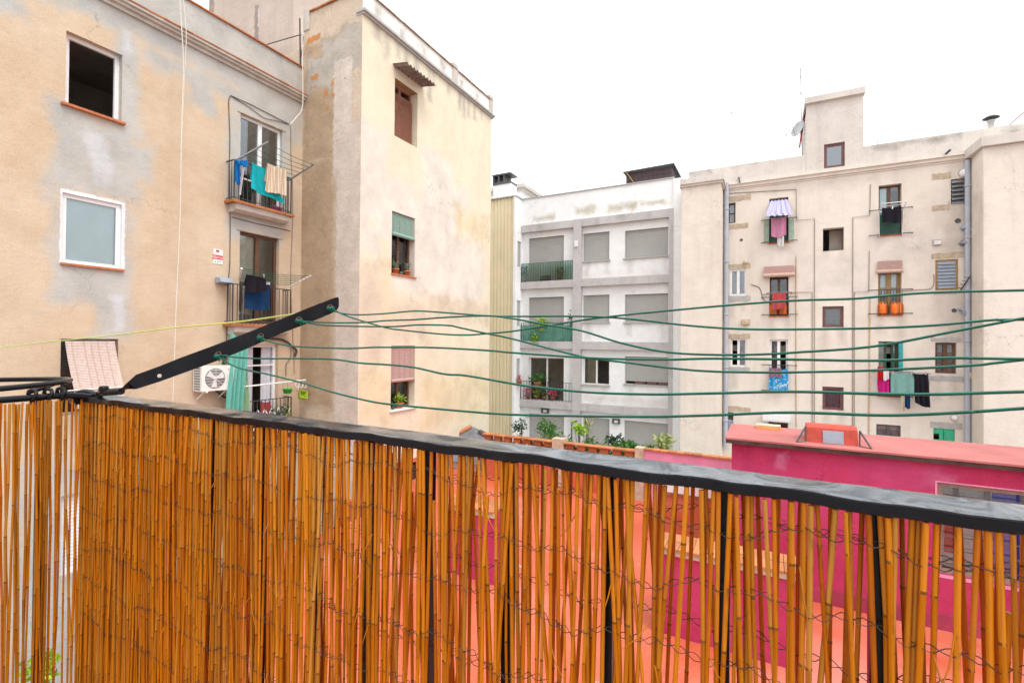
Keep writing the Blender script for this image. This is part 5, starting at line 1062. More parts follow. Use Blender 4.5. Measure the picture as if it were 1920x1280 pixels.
# hip roofed outbuilding against the cream tower
ap = ony(885, 800, 14.7); ob = thing('outbuilding', 'small pale outbuilding with a grey hipped slate roof at the foot of the cream block', 'building', (ap.x, 14, Z0))
xl, xr, ye, ze = ap.x - 1.35, ap.x + 1.1, 13.45, ap.z - .95
hw = (lerp(xl, xr, .18), lerp(xl, xr, .42), -.1 - .1, ze - .25)
mob = plaster('pale_pink_outbuilding_render', FR, (.62, .52, .46), (.70, .61, .55), 1.2, (), .2)
MB().wall(Facade('Y', 13.6), xl + .12, xr - .12, Z0 - .02, ze - .01, (hw,), .2, 'lr').build('wall', mob, ob)
mb = MB(); mb.box(xl + .12, xl + .3, 13.81, 15.9, Z0, ze - .02); mb.box(xr - .3, xr - .12, 13.81, 15.9, Z0, ze - .02); mb.build('side_wall', mob, ob)
window(Facade('Y', 13.6), ob, hw, 'brownwood', .1, .05, 2)
R1, R2 = Vector(ap), Vector((ap.x, 14.8, ap.z)); c00, c10, c01, c11 = Vector((xl, ye, ze)), Vector((xr, ye, ze)), Vector((xl, 16.0, ze)), Vector((xr, 16.0, ze))
mb = MB(); mb.add([c00, c10, R1], [(0, 1, 2)]); mb.add([c10, c11, R2, R1], [(0, 1, 2, 3)]); mb.add([c01, c00, R1, R2], [(0, 1, 2, 3)]); mb.add([q - Vector((0, 0, .05)) for q in (c00, c10, c11, c01)], [(0, 1, 2, 3)])
for a, b in ((c00, c10), (c10, c11), (c11, c01), (c01, c00)): mb.quad(a, b, b - Vector((0, 0, .05)), a - Vector((0, 0, .05)))
mb.build('roof', M['slate'], ob)
for k in range(9):
    p, q = lerp(c00, R1, k / 9), lerp(c00, R1, (k + .93) / 9); MB().tube([p + Vector((0, -.01, .03)), q + Vector((0, -.01, .045))], [.075, .065], 8).build('hip_tile', M['tile'], ob)
v = ony(905, 813, 14.0); MB().bar((v.x - .15, 14.0, v.z + .06), (v.x + .2, 14.0, v.z - .06), .16, .14).build('floodlight', M['lamp'], None, 'black floodlight at the edge of the slate outbuilding roof', 'lamp')
# brick lattice parapet
zc0 = 1.02
def fr_x(x, y=835): return FR.px(x, y)[0]
bp_ = thing('brick_parapet', 'parapet wall of pierced orange brick with pale posts at the back of the coral terrace', 'wall', (fr_x(1060), 13.3, Z0))
xs = (fr_x(905), fr_x(1036), fr_x(1057), fr_x(1191), fr_x(1207))
MB().box(xs[0], xs[3], 13.31, 13.47, Z0 - .01, zc0 - .46).build('wall', tt.m, bp_)
def zt_at(x): return lerp(FR.px(960, 818)[1], FR.px(1190, 850)[1], (x - fr_x(960)) / (fr_x(1190) - fr_x(960)))
for a, b in ((xs[1], xs[2]), (xs[3], xs[4])):
    MB().box(a, b, 13.25, 13.53, Z0 - .008, zc0 + .10).build('post', M['stone'], bp_)
for a, b in ((xs[0], xs[1]), (xs[2], xs[3])):
    n = max(3, round((b - a) / .28))
    for i in range(n):
        q0, q1 = lerp(a, b, i / n) + .006, lerp(a, b, (i + 1) / n) - .006
        MB().box(q0, q1, 13.26 + rnd(-.008, .008), 13.52, zc0 - .028, zc0 + rnd(0, .008)).build('coping_tile', M['tile'], bp_)
    n = max(3, round((b - a) / .36))
    for r in range(3):
        for i in range(n):
            c = lerp(a, b, (i + (.5 if r % 2 == 0 else .9)) / n); 
            if c + .12 > b: continue
            MB().box(c - .12, c + .12, 13.32 + rnd(-.006, .006), 13.46, zc0 - .45 + r * .136, zc0 - .45 + r * .136 + .124).build('brick', M['brick'], bp_)
pw = thing('parapet_wall', 'faded pink parapet wall with a thin tile coping left of the deep pink annex', 'wall', (fr_x(1290), 13.35, Z0)); zp = lerp(FR.px(1212, 842)[1], FR.px(1366, 858)[1], .5)
xa, xb = xs[4] + .003, fr_x(1400)
MB().box(xa, xb, 13.32, 13.46, Z0 - .01, zp - .04).build('wall', M['palepink'], pw)
for i in range(12): MB().box(lerp(xa, xb, i / 12) + .006, lerp(xa, xb, (i + 1) / 12) - .006, 13.28 + rnd(-.006, .006), 13.50, zp - .038, zp + rnd(0, .006)).build('coping_tile', M['tile'], pw)
# planting behind the parapets
def ZS(Y): return -3.0 if Y < 5 else Z1
def shrub(name, label, x, y, Y, size, h, mat, n, leaf, seed, trunk=True, wide=None):
    c = ony(x, y, Y); t = thing(name, label, 'shrub' if h < 1.6 else 'small tree', (c.x, Y, ZS(Y))); mb = MB(); wd = wide or size
    rg = random.Random(seed)
    for k in range(5): leaves(mb, (c.x + rg.uniform(-.5, .5) * wd, Y + rg.uniform(-.4, .4) * wd, c.z + rg.uniform(-.5, .5) * size), (wd * .62, wd * .5, size * .55), n // 5, leaf, seed * 7 + k)
    mb.build('foliage', M[mat], t); mb = MB()
    mb.tube(smooth_path([(c.x, Y, ZS(Y)), (c.x + .03, Y, lerp(ZS(Y), c.z, .5)), (c.x, Y, c.z)], 3), .02, 5)
    for k in range(6): mb.tube([(c.x, Y, lerp(ZS(Y), c.z, .55 + k * .06)), (c.x + rg.uniform(-.6, .6) * wd, Y + rg.uniform(-.3, .3) * wd, c.z + rg.uniform(-.3, .6) * size)], .008, 4)
    mb.build('stem', M['stem'], t); return t
shrub('shrub', 'wide airy green shrub in front of the left ground floor shutter', 1030, 803, 17.5, .5, 1, 'leaf', 330, .10, 1, wide=.62)
shrub('small_tree', 'small round lime green tree behind the brick parapet', 1086, 803, 16, .22, 1, 'lime', 170, .09, 2, wide=.3)
shrub('shrub', 'thin pale green sapling between the lime tree and the middle shutter', 1102, 795, 16.5, .42, 1, 'pale', 60, .09, 3, wide=.24)
shrub('shrub', 'slim dark shrub beside the yellow cladding', 977, 796, 19, .55, 1, 'dark', 90, .12, 4, wide=.32)
shrub('shrub', 'dark bushy shrub right of the middle ground floor shutter', 1150, 832, 15, .30, 1, 'dark', 110, .1, 5, wide=.26)
shrub('shrub', 'spiky bright green clump at the right end of the brick parapet', 1176, 838, 14.3, .16, 1, 'leaf', 170, .11, 6, wide=.32)
shrub('shrub', 'low green clump behind the middle of the right brick span', 1135, 840, 14.3, .14, 1, 'leaf', 130, .09, 7, wide=.35)
shrub('shrub', 'pale yellow green shrub behind the pink parapet', 1244, 826, 16, .34, 1, 'pale', 190, .11, 8, wide=.33)
shrub('shrub', 'small green tuft at the left of the faded pink parapet', 1219, 840, 14.2, .10, 1, 'leaf', 50, .08, 9, wide=.15)
shrub('shrub', 'yellow green shrub in the dark patio below the ochre wall', 82, 1262, 3.2, .30, 1, 'lime', 160, .10, 10, wide=.32)
mb = MB(); rgc = random.Random(77); xg0, xg1 = fr_x(1000), fr_x(1195)
for k in range(60):
    x = rgc.uniform(xg0, xg1); leaves(mb, (x, 13.95 + rgc.uniform(-.12, .2), zc0 - .28 + rgc.uniform(-.1, .22)), (.16, .14, .16), 16, .085, 900 + k)
mb.build('planting_strip', M['leaf'], None, 'low green planting along the back of the brick parapet', 'plants', kind='stuff')
t = thing('garden_lamp_post', 'thin dark garden lamp post left of the lime green tree', 'lamp', ony(1071, 860, 17)); a, b = ony(1071, 925, 17), ony(1072, 792, 17); MB().tube([a, b], .025, 6).build('post', M['lamp'], t); MB().bar(b, ony(1082, 789, 17), .09, .05).build('arm', M['lamp'], t)
for k, (x, lab) in enumerate(((976, 'leftmost terracotta flower pot behind the brick lattice'), (1003, 'dark green flower pot behind the lattice, second from the left'), (1022, 'terracotta flower pot behind the lattice just left of the first pale post'), (1068, 'terracotta flower pot behind the lattice just right of the first pale post'), (1084, 'dark green flower pot behind the lattice below the lime tree'), (1112, 'rightmost terracotta flower pot behind the brick lattice'))):
    c = ony(x, 838, 13.85); c.z = zc0 - .42; MB().lathe([(.001, 0), (.08, 0), (.11, .2), (.12, .2), (.12, .23), (.09, .23), (.08, .03), (.001, .03)], c, 10).build('flower_pot', M['greenwood' if k in (1, 4) else 'terracotta'], None, lab, 'pot', 'flower pots behind the brick lattice')
MB().box(xs[0], xb, 13.7, 14.05, Z1, zc0 - .42).build('planting_ledge', M['greystone'], None, 'grey ledge carrying flower pots behind the brick lattice', 'ledge')
# deep pink annex
FPK = Facade('Y', 9.55); ax0 = ony(1372, 830, 9.55).x; zr = 2.3
an = thing('annex', 'single storey deep pink annex with a flat red roof on the coral terrace', 'building', (2, 9.6, Z0))
hw = (FPK.px(1757, 1000)[0], FPK.px(1757, 1000)[0] + 1.55, FPK.px(1800, 1082)[1], FPK.px(1800, 908)[1])
M['pinkwall'] = plaster('deep_pink_render', FPK, (.37, .028, .085), (.46, .045, .125), .9, [((.50, .14, .24), .10, .35, [FPK.rect(*q) for q in ((1388, 838, 1394, 850), (1403, 834, 1409, 846), (1460, 856, 1463, 870), (1750, 896, 1790, 902), (1392, 955, 1398, 968))]), ((.48, .07, .18), .8, .6, [FPK.rect(*q) for q in ((1380, 900, 1500, 960), (1640, 870, 1750, 900))])], .35, .5, .1, .1)
MB().wall(FPK, ax0, 9, Z0 - .3, zr - .09, (hw,), .18, 'l').build('wall', M['pinkwall'], an)
MB().box(ax0, ax0 + .18, 9.73, 11.0, Z0 - .3, zr - .09).build('side_wall', M['pinkwall'], an)
MB().box(ax0 + .18, 9, 10.85, 11.0, Z0 - .3, zr - .09).build('rear_wall', M['pinkwall'], an)
MB().fbox(FPK, ax0 - .0, 9, Z0 - .3, Z0 + .24, .002, .02).build('skirting', simple('dark_pink_skirting', (.34, .04, .085), .8, .3, 2), an)
mb = MB(); mb.box(ax0 - .09, 9, 9.43, 11.08, zr - .085, zr - .02); mb.build('roof_edge', M['darkedge'], an)  # dark brown strip below the red roof coating
mb = MB(); N_ = 40
for i in range(N_):
    x0_, x1_ = lerp(ax0 - .10, 9, i / N_), lerp(ax0 - .10, 9, (i + 1) / N_); f = lambda x: 9.42 + .012 * math.sin(x * 9) + .008 * math.sin(x * 23)
    mb.prism([(x0_, f(x0_), zr - .019), (x1_, f(x1_), zr - .019), (x1_, 11.1, zr - .019), (x0_, 11.1, zr - .019)], (0, 0, .03))
mb.build('roof', M['roofred'], an)
wo = window(FPK, an, hw, 'conduit', .06, .07, 1, skip=(0,), label='wide barred window with posters behind')
MB().fbox(FPK, hw[0] + .07, hw[1] - .07, hw[2] + .07, hw[3] - .07, -.115, -.107).build('pane', M['glass'], wo)
for u0, u1, m_ in ((.0, .42, 'paleclothes'), (.42, 1., 'blue')): MB().fbox(FPK, lerp(hw[0] + .08, hw[1] - .08, u0), lerp(hw[0] + .08, hw[1] - .08, u1), hw[2] + .08, hw[3] - .08, -.17, -.15).build('curtain', simple('violet_blue_blind', (.10, .10, .55), .7) if m_ == 'blue' else M[m_], wo)
MB().fbox(FPK, hw[0] + .12, hw[0] + .30, hw[2] + .3, hw[3] - .2, -.145, -.14).build('poster', M['scarlet'], wo)
mb = MB()
for k in range(4): a = lerp(hw[0] + .07, hw[1] - .07, (k + .5) / 4); mb.fbox(FPK, a - .014, a + .014, hw[2] + .07, hw[3] - .07, -.05, -.03)
for k in range(6): z = lerp(hw[2] + .07, hw[3] - .07, (k + .5) / 6); mb.fbox(FPK, hw[0] + .07, hw[1] - .07, z - .008, z + .008, -.03, -.014)
mb.build('grille', M['lamp'], wo)
mb = MB()
for q in ((hw[0] - .025, hw[1] + .025, hw[3], hw[3] + .02), (hw[0] - .025, hw[0], hw[2] + .0, hw[3]), (hw[0] - .03, hw[1] + .03, hw[2] - .05, hw[2])): MB().fbox(FPK, *q, .001, .006).build('window_surround', M['palepink'], an)
t = thing('roof_hatch', 'red roof hatch with a blue grey panel and side stays on the annex roof', 'roof hatch', ony(1560, 834, 9.75)); zr2 = zr + .012
FH = Facade('Y', 9.75); x0_, x1_ = FH.px(1513, 815)[0], FH.px(1609, 815)[0]; zh = FH.px(1560, 800)[1]
MB().prism([(x0_, 9.75, zr2), (x0_, 9.80, zh - .04), (x0_, 9.86, zh), (x0_, 10.1, zh), (x0_, 10.5, zr2)], (x1_ - x0_, 0, 0)).build('cover', M['hatchred'], t)
p0, p1 = FH.px(1543, 815)[0], FH.px(1582, 815)[0]; MB().prism([(p0, 9.742, zr2 + .005), (p0, 9.748 + .03, zh - .075), (p0, 9.765 + .03, zh - .075), (p0, 9.76, zr2 + .005)], (p1 - p0, 0, 0)).build('panel', M['hatchgrey'], t)
for x, s in ((x0_ - .02, -1), (x1_ + .02, 1)):
    mb = MB(); A_, B_, C_ = Vector((x, 9.74, zh - .03)), Vector((x + s * .14, 9.6, zr2)), Vector((x, 9.74, zr2)); mb.bar(A_, B_, .025, .02); mb.bar(B_, C_, .025, .02); mb.bar(C_, A_, .025, .02); mb.build('side_stay', M['lamp'], t)
FH2 = Facade('Y', 10.7); q0, q1 = FH2.px(1418, 800)[0], FH2.px(1464, 800)[0]
t = thing('insulation_board', 'short orange edged pale board lying on the annex roof', 'board', (q0, 10.7, zr2)); MB().box(q0, q1, 10.7, 10.95, zr2, zr2 + .05).build('core', simple('orange_foam', (.75, .36, .10), .9), t); MB().box(q0, q1, 10.7, 10.95, zr2 + .051, zr2 + .075).build('facing', M['cream'], t)
# low pink walls with clay tile tops
for lab, xa_, xb_, pxs in (('low pink wall with a clay tile top left of the gap in the courtyard', 826, 926, 945), ('low pink wall with a clay tile top running up to the pink annex', 1222, 1502, 1050)):
    a, b = ony(xa_, pxs, 7.4).x, ony(xb_, pxs + 20, 7.4).x; t = thing('low_wall', lab, 'wall', ((a + b) / 2, 7.6, Z0))
    MB().box(a, b, 7.42, 7.9, Z0 - .01, .955).build('wall', M['pinkwall'], t); n = max(3, round((b - a) / .2))
    for i in range(n):
        for j in range(2): MB().box(lerp(a, b, i / n) + .004, lerp(a, b, (i + 1) / n) - .004, 7.36 + j * .30 + rnd(-.006, .006), 7.36 + j * .30 + .294, .957, .99 + rnd(-.004, .006)).build('coping_tile', M['tile'], t)
    MB().box(a - .02, b + .0, 7.385, 7.419, .88, .955).build('drip_edge', M['stone'], t)
t = thing('low_wall', 'low coral wall with a white slab top behind the reed screen left of the annex', 'wall', (-1.5, 11, Z0)); MB().box(-2.07, -.72, 11.05, 11.3, Z0 - .01, .72).build('wall', tt.m, t); MB().box(-2.12, -.7, 11.0, 11.35, .721, .90).build('slab', M['whiteplastic'], t); MB().box(-2.1, -.7, 10.99, 11.045, .66, .72).build('drip_edge', M['slatbrown'], t)
# lower pale annex wall at the foot of the cream tower
FT4 = T2; q = (T2.px(736, 900)[0], T2.px(778, 900)[0], T2.px(756, 930)[1], T2.px(756, 872)[1])
MB().fbox(T2, *q, .004, .03).build('window', M['brownwood'], TW); MB().fbox(T2, q[0] + .06, q[1] - .06, q[2] + .06, q[3] - .06, .031, .036).build('pane', simple('dark_pane', (.03, .032, .035), .08, .1, spec=.6), TW)
MB().fbox(T2, 9.52, 13.4, Z0 - .01, .35, .002, .03).build('plinth', tt.m, TW)

# ---------------------------------------------------------------- the balcony in the foreground
RY0, RY1, RZ = .600, .645, 3.844; RX0, RX1 = -1.60, .95
MB().box(-1.66, 1.2, -.9, .66, 2.70, 2.84).build('balcony_floor', M['terracotta'], kind='structure')
FO = Facade('Y', -.92); mho = plaster('own_house_render', FO, (.72, .70, .66), (.78, .76, .72), .8, (), .1)
mb = MB(); mb.box(-3.2, -.95, -1.25, -.92, -3, 5.5); mb.box(.75, 7, -1.25, -.92, -3, 5.5); mb.box(-.95, .75, -1.25, -.92, 5.2, 5.5); mb.box(-.95, .75, -1.25, -.92, -3, 2.69); mb.box(-.95, .75, -3.4, -3.2, 2.84, 5.2); mb.build('unseen_house_wall', mho, kind='structure')  # unseen house wall, added low and pale for reflection and bounce light
rg_ = thing('balcony_railing', 'black painted iron balcony railing with a flat top bar in the foreground', 'railing', (-.4, .62, 2.84))
t_ = NT('lumpy_black_gloss_paint'); co = t_.n('ShaderNodeTexCoord').outputs['Object']
n1 = t_.noise(co, 9, 6, .65); n2 = t_.noise(co, 55, 5, .65); n3 = t_.noise(co, 160, 4, .6)
colr = t_.ramp(n1, [(.3, (.007, .0075, .010)), (.6, (.012, .013, .017)), (.80, (.03, .032, .036))])
colr = t_.mix(t_.ramp(n2, [(.66, 0.0), (.74, .3)]), colr, (.10, .095, .09))
rr = t_.ramp(n1, [(.35, .10), (.52, .20), (.70, .34)])
h_ = t_.math('ADD', t_.math('MULTIPLY', n1, .8), t_.math('ADD', t_.math('MULTIPLY', n2, .30), t_.math('MULTIPLY', n3, .10)))
M['rail'] = t_.principled(colr, rr, h_, .22, .005, .16)
t_ = NT('worn_wet_paint_sky_sheen'); co = t_.n('ShaderNodeTexCoord').outputs['Object']  # worn top paint with pale sky reflection mixed into its colour
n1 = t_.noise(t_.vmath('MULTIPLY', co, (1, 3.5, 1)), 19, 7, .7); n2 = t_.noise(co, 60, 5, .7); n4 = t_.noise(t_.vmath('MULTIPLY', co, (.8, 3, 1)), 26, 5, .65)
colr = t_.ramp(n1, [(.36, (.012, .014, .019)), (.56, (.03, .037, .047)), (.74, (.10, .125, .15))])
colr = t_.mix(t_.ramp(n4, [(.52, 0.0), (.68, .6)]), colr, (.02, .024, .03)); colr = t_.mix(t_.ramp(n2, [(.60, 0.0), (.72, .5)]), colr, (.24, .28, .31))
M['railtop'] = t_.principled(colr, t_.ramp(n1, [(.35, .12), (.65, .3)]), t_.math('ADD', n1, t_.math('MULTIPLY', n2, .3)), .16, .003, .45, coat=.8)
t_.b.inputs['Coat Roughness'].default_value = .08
mb = MB(); N_ = 300; rows_ = []                                      # hand painted bar: the edges wander a little
for i in range(N_ + 1):
    x = lerp(RX0, RX1, i / N_); k = .0012 * math.sin(x * 17 + 1) + .0009 * math.sin(x * 41) + .0005 * math.sin(x * 97 + 2); j = .0010 * math.sin(x * 23 + 2) + .0008 * math.sin(x * 61); e = rnd(-.0003, .0003)
    fr = RY0 + k
    rows_.append([(fr + .002, RZ - .0148 + j), (fr + .0002, RZ - .0135 + j), (fr, RZ - .0070 + j), (fr, RZ - .0026 + j + e), (fr + .0010, RZ - .0012 + j + e), (RY0 + .008, RZ - .0006 + j * .7), (RY0 + .024, RZ + .0010 + j * .5 + .0007 * math.sin(x * 31)), (RY1 - .008, RZ + .0022 - j * .4), (RY1 - .001 - k, RZ + .0024), (RY1 - k, RZ - .0015), (RY1 - k, RZ - .0148)])
for sl in ((0, 1), (1, 2), (2, 3), (3, 4), (4, 5), (5, 6, 7), (7, 8), (8, 9), (9, 10), (10, 0)):
    m_ = len(sl); vs = [(lerp(RX0, RX1, i / N_), *rows_[i][q]) for i in range(N_ + 1) for q in sl]
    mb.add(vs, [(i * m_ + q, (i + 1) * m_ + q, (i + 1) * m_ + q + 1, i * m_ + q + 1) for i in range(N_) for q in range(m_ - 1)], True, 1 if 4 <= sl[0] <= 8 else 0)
for i in (0, N_): mb.add([(lerp(RX0, RX1, i / N_), *q) for q in rows_[i]], [tuple(range(11))])
mb.build('top_bar', [M['rail'], M['railtop']], rg_)
bx = [ony(x, 900, .622).x for x in (168, 300, 405, 490, 590, 690, 805, 955, 1142, 1357, 1645)] + [.27, .42, .57, .72, .87]
for k, x in enumerate(bx):
    mb = MB(); q = .0074; qx = .013 if k == 0 else q
    mb.box(x - qx, x + qx, .622 - q, .622 + q, 2.841, RZ - .0146); mb.build('baluster', M['rail'], rg_)
mb = MB(); mb.box(RX0, RX1, .612, .632, 2.90, 2.912); mb.build('bottom_bar', M['rail'], rg_)
SX = -1.615
mb = MB(); mb.tube(smooth_path([(SX, -.6, 3.846), (SX, .2, 3.847), (SX + .0, .50, 3.848), (SX + .006, .575, 3.847), (SX + .04, .612, 3.842)], 6), .0085, 10); mb.build('side_bar', M['rail'], rg_)
for y in (.12, .26, .395, .52):
    MB().box(SX - .006, SX + .006, y - .006, y + .006, 2.841, 3.842).build('baluster', M['rail'], rg_)
# scrolled end of the top bar
mb = MB(); mb.tube(smooth_path([(RX0 + .03, .622, 3.842), (RX0 - .005, .612, 3.850), (RX0 - .028, .60, 3.846), (RX0 - .025, .590, 3.834), (RX0 + .0, .592, 3.832)], 6), .0105, 8); mb.build('scroll_end', M['rail'], rg_)
# pot ring on the left
RC = (-1.618, .373); RRr = .195; RZr = 3.889
pr = thing('flower_pot_ring', 'empty black iron flower pot ring hooked outside the railing corner at the left edge', 'pot holder', (RC[0], RC[1], RZr))
MB().tube([(RC[0] + RRr * math.cos(k / 40 * 6.2832), RC[1] + RRr * math.sin(k / 40 * 6.2832), RZr + .003 * math.sin(k / 40 * 12)) for k in range(40)], .0062, 8, True).build('ring', M['rail'], pr)
mb = MB()
for y in (.505, .535, .56): mb.tube([(SX + .015 * math.cos(k / 12 * 6.2832), y + .004 * math.sin(k / 6 * 6.28), 3.85 + .017 * math.sin(k / 12 * 6.2832)) for k in range(12)], .0045, 6, True)
mb.tube(smooth_path([(SX, .500, 3.862), (SX - .012, .525, 3.868), (SX - .012, .55, 3.878), (RC[0], RC[1] + RRr, RZr)], 5), .0055, 7); mb.build('hook', M['rail'], pr)
# clothes line arm, splayed out from the corner
AP0 = Vector((-1.463, .58, 0)); AD = Vector((.668, .744, 0)).normalized(); AN = Vector((AD.y, -AD.x, 0))
def onarm(x, y): d = ray(x, y); return EYE + d * ((AP0 - EYE).dot(AN) / d.dot(AN))
arm = thing('clothesline_bracket', 'black flat iron clothesline arm rising from the railing corner with rusty hooks', 'bracket', (AP0.x, AP0.y, 3.846))
prof = [(228, 726, 736), (236, 716, 735), (243, 709.5, 734), (256, 702, 729), (300, 686, 715), (340, 670, 700.5), (400, 648, 679), (460, 625, 655), (530, 597, 624), (580, 576.5, 605), (620, 561, 588), (630, 557.5, 583), (634, 557, 578), (635.5, 560, 574)]
vs = []; tk = .0032
for i, (x, yt, yb) in enumerate(prof):
    a, b = onarm(x, yt), onarm(x, yb); f = min(1, max(0, (x - 228) / 28)); o = AN * tk
    up = (a - b); hh = up.length; m_ = (a + b) / 2; tw = AN * hh * .5 * (1 - f)                     # twist from flat to upright
    A_, B_ = m_ + up * .5 * f + tw, m_ - up * .5 * f - tw; o = AN * tk * f + Vector((0, 0, -tk)) * (1 - f)
    vs += [A_ + o, B_ + o, B_ - o, A_ - o]
n = len(prof); mb = MB(); mb.add(vs, [(i * 4 + k, i * 4 + (k + 1) % 4, i * 4 + 4 + (k + 1) % 4, i * 4 + 4 + k) for i in range(n - 1) for k in range(4)]); mb.add(vs[:4], [(0, 1, 2, 3)]); mb.add(vs[-4:], [(0, 1, 2, 3)])
e = (vs[0] + vs[1]) / 2; mb.tube(smooth_path([Vector((RX0 + .045, .618, 3.852)), Vector((-1.5, .606, 3.858)), e], 6), .0085, 8)
mb.build('flat_bar', M['rail'], arm)
b = Vector((-1.50, .605, 3.862)); MB().lathe([(.001, .014), (.009, .013), (.011, .008), (.011, 0)], b, 6).build('bolt', M['rail'], arm)
hk = {1: (411, 666), 2: (490, 632), 3: (561, 601), 4: (619, 578)}; HP = {}
mru = simple('rusty_wire', (.10, .06, .045), .8, .4, 60, metal=.3)
for k, (x, y) in hk.items():
    c = onarm(x, y) + AN * .008; HP[k] = c
    mb = MB(); mb.tube([c + AD * .007 * math.cos(q / 12 * 6.28) + Vector((0, 0, .009)) * math.sin(q / 12 * 6.28) + AN * .004 * math.cos(q) for q in range(12)], .0022, 5, True)
    mb.tube([c - AN * .016 - AD * .006, c + AN * .003 - AD * .004 + Vector((0, 0, .006))], .0024, 5); mb.tube([c - AN * .016 + AD * .008, c + AN * .006 + AD * .012 - Vector((0, 0, .01))], .002, 5); mb.build('hook', mru, arm)
c = onarm(300, 704); MB().tube([c - AN * .0045, c + AN * .0045], .0048, 12).build('bolt_hole', simple('bright_bare_metal', (.55, .50, .42), .5), arm)
# green lines
LR = .0020
def cline(label, hook, pxs, mat='greenline', r=LR, ext=True, dx=0):
    c = HP[hook]; Y = c.y
    P = [ony(x, y, Y) for x, y in pxs]
    if ext:
        d = (P[-1] - P[-2]).normalized(); P.append(P[-1] + d * ((.62 - P[-1].x) / d.x))
    P = [c + AN * .012 + Vector((dx, 0, -.003))] + P
    t = thing('clothesline', label, 'clothesline', c, 'green clotheslines strung from the arm' if mat == 'greenline' else None)
    MB().tube(smooth_path(P, 6), r, 8).build('cord', M[mat], t)
    if mat == 'greenline':
        mb = MB(); k0 = P[0]
        for q in range(3): ph = q * 1.1; mb.tube([k0 + Vector((.004 * (q - 1), .0040 * math.cos(a / 10 * 6.28 + ph), .0050 * math.sin(a / 10 * 6.28 + ph))) + AD * .003 * math.sin(a) for a in range(10)], r * .9, 6, True)
        mb.tube(smooth_path([k0, k0 + Vector((.006, 0, -.007)), k0 + Vector((.010, -.003, -.010))], 4), r * .8, 6); mb.build('knot', M[mat], t)
    return t
cline('green clothesline from the arm tip that runs almost level above the others to mid right', 4, [(640, 587), (671, 590), (720, 588), (778, 583), (833, 586), (900, 591), (960, 593), (1090, 593), (1170, 597), (1300, 611), (1400, 617), (1520, 617), (1640, 615), (1750, 610), (1860, 600), (1922, 599)])
cline('green clothesline from the arm tip that ends as the topmost at the right edge', 4, [(645, 590), (661, 596), (723, 614), (757, 619), (826, 626), (874, 628), (915, 625), (960, 621), (1030, 610), (1130, 595), (1300, 578), (1420, 568), (1500, 563), (1600, 560), (1680, 553), (1760, 548), (1922, 544)], dx=.006)
cline('upper green clothesline from the third hook that dips then climbs at the right edge', 3, [(600, 604), (640, 605), (689, 604), (723, 601), (778, 599), (833, 595), (912, 592), (960, 597), (1030, 610), (1090, 620), (1165, 643), (1250, 660), (1340, 665), (1430, 664), (1500, 660), (1640, 649), (1800, 619), (1900, 600), (1922, 596)])
cline('lower green clothesline from the third hook that meets the single line at the right', 3, [(600, 609), (640, 611), (689, 612), (740, 612), (785, 609), (840, 610), (861, 614), (912, 625), (960, 635), (1090, 668), (1170, 679), (1300, 694), (1420, 698), (1530, 697), (1640, 694), (1820, 685), (1922, 674)], dx=.005)
cline('single green clothesline from the second hook', 2, [(515, 643), (542, 648), (563, 650), (647, 653), (700, 651), (733, 651), (812, 651.5), (916, 657), (960, 661), (1090, 670), (1170, 673), (1250, 674), (1340, 672), (1500, 674), (1640, 676), (1780, 671), (1922, 673)])
cline('upper green clothesline from the first hook nearest the railing', 1, [(422, 666), (435, 669), (483, 672), (577, 672), (630, 674), (672, 680), (700, 682), (733, 684), (778, 689), (833, 701), (874, 704), (960, 719), (1000, 725), (1100, 735), (1220, 739), (1340, 737), (1480, 734), (1640, 738), (1750, 739), (1922, 734)])
cline('lowest green clothesline sagging from the first hook nearest the railing', 1, [(425, 679), (452, 691), (500, 701), (537, 710), (572, 719), (620, 734), (689, 751), (733, 758), (785, 763), (874, 771), (960, 777), (1100, 780), (1220, 781), (1340, 778), (1480, 773), (1640, 778), (1720, 777), (1820, 772), (1922, 765)], dx=.004)
c0 = onarm(556, 588) - AN * .012; P = [c0] + [ony(x, y, 1.05) for x, y in ((440, 604), (330, 614), (200, 630), (100, 640), (-5, 652), (-120, 664))]
MB().tube(smooth_path(P, 5), .0026, 7).build('clothesline', M['yellowline'], None, 'yellow and green cord running from behind the arm to the left edge', 'clothesline')
# the matching arm further along, beyond the right edge
a2 = thing('clothesline_bracket', 'second black clothesline arm at the right end of the lines, out of the picture', 'bracket', (.62, .6, 3.85)); MB().prism([(.62, .6, 3.87), (.62, 1.12, 4.06), (.62, 1.12, 4.10), (.62, .6, 3.91)], (.006, 0, 0)).build('flat_bar', M['rail'], a2)

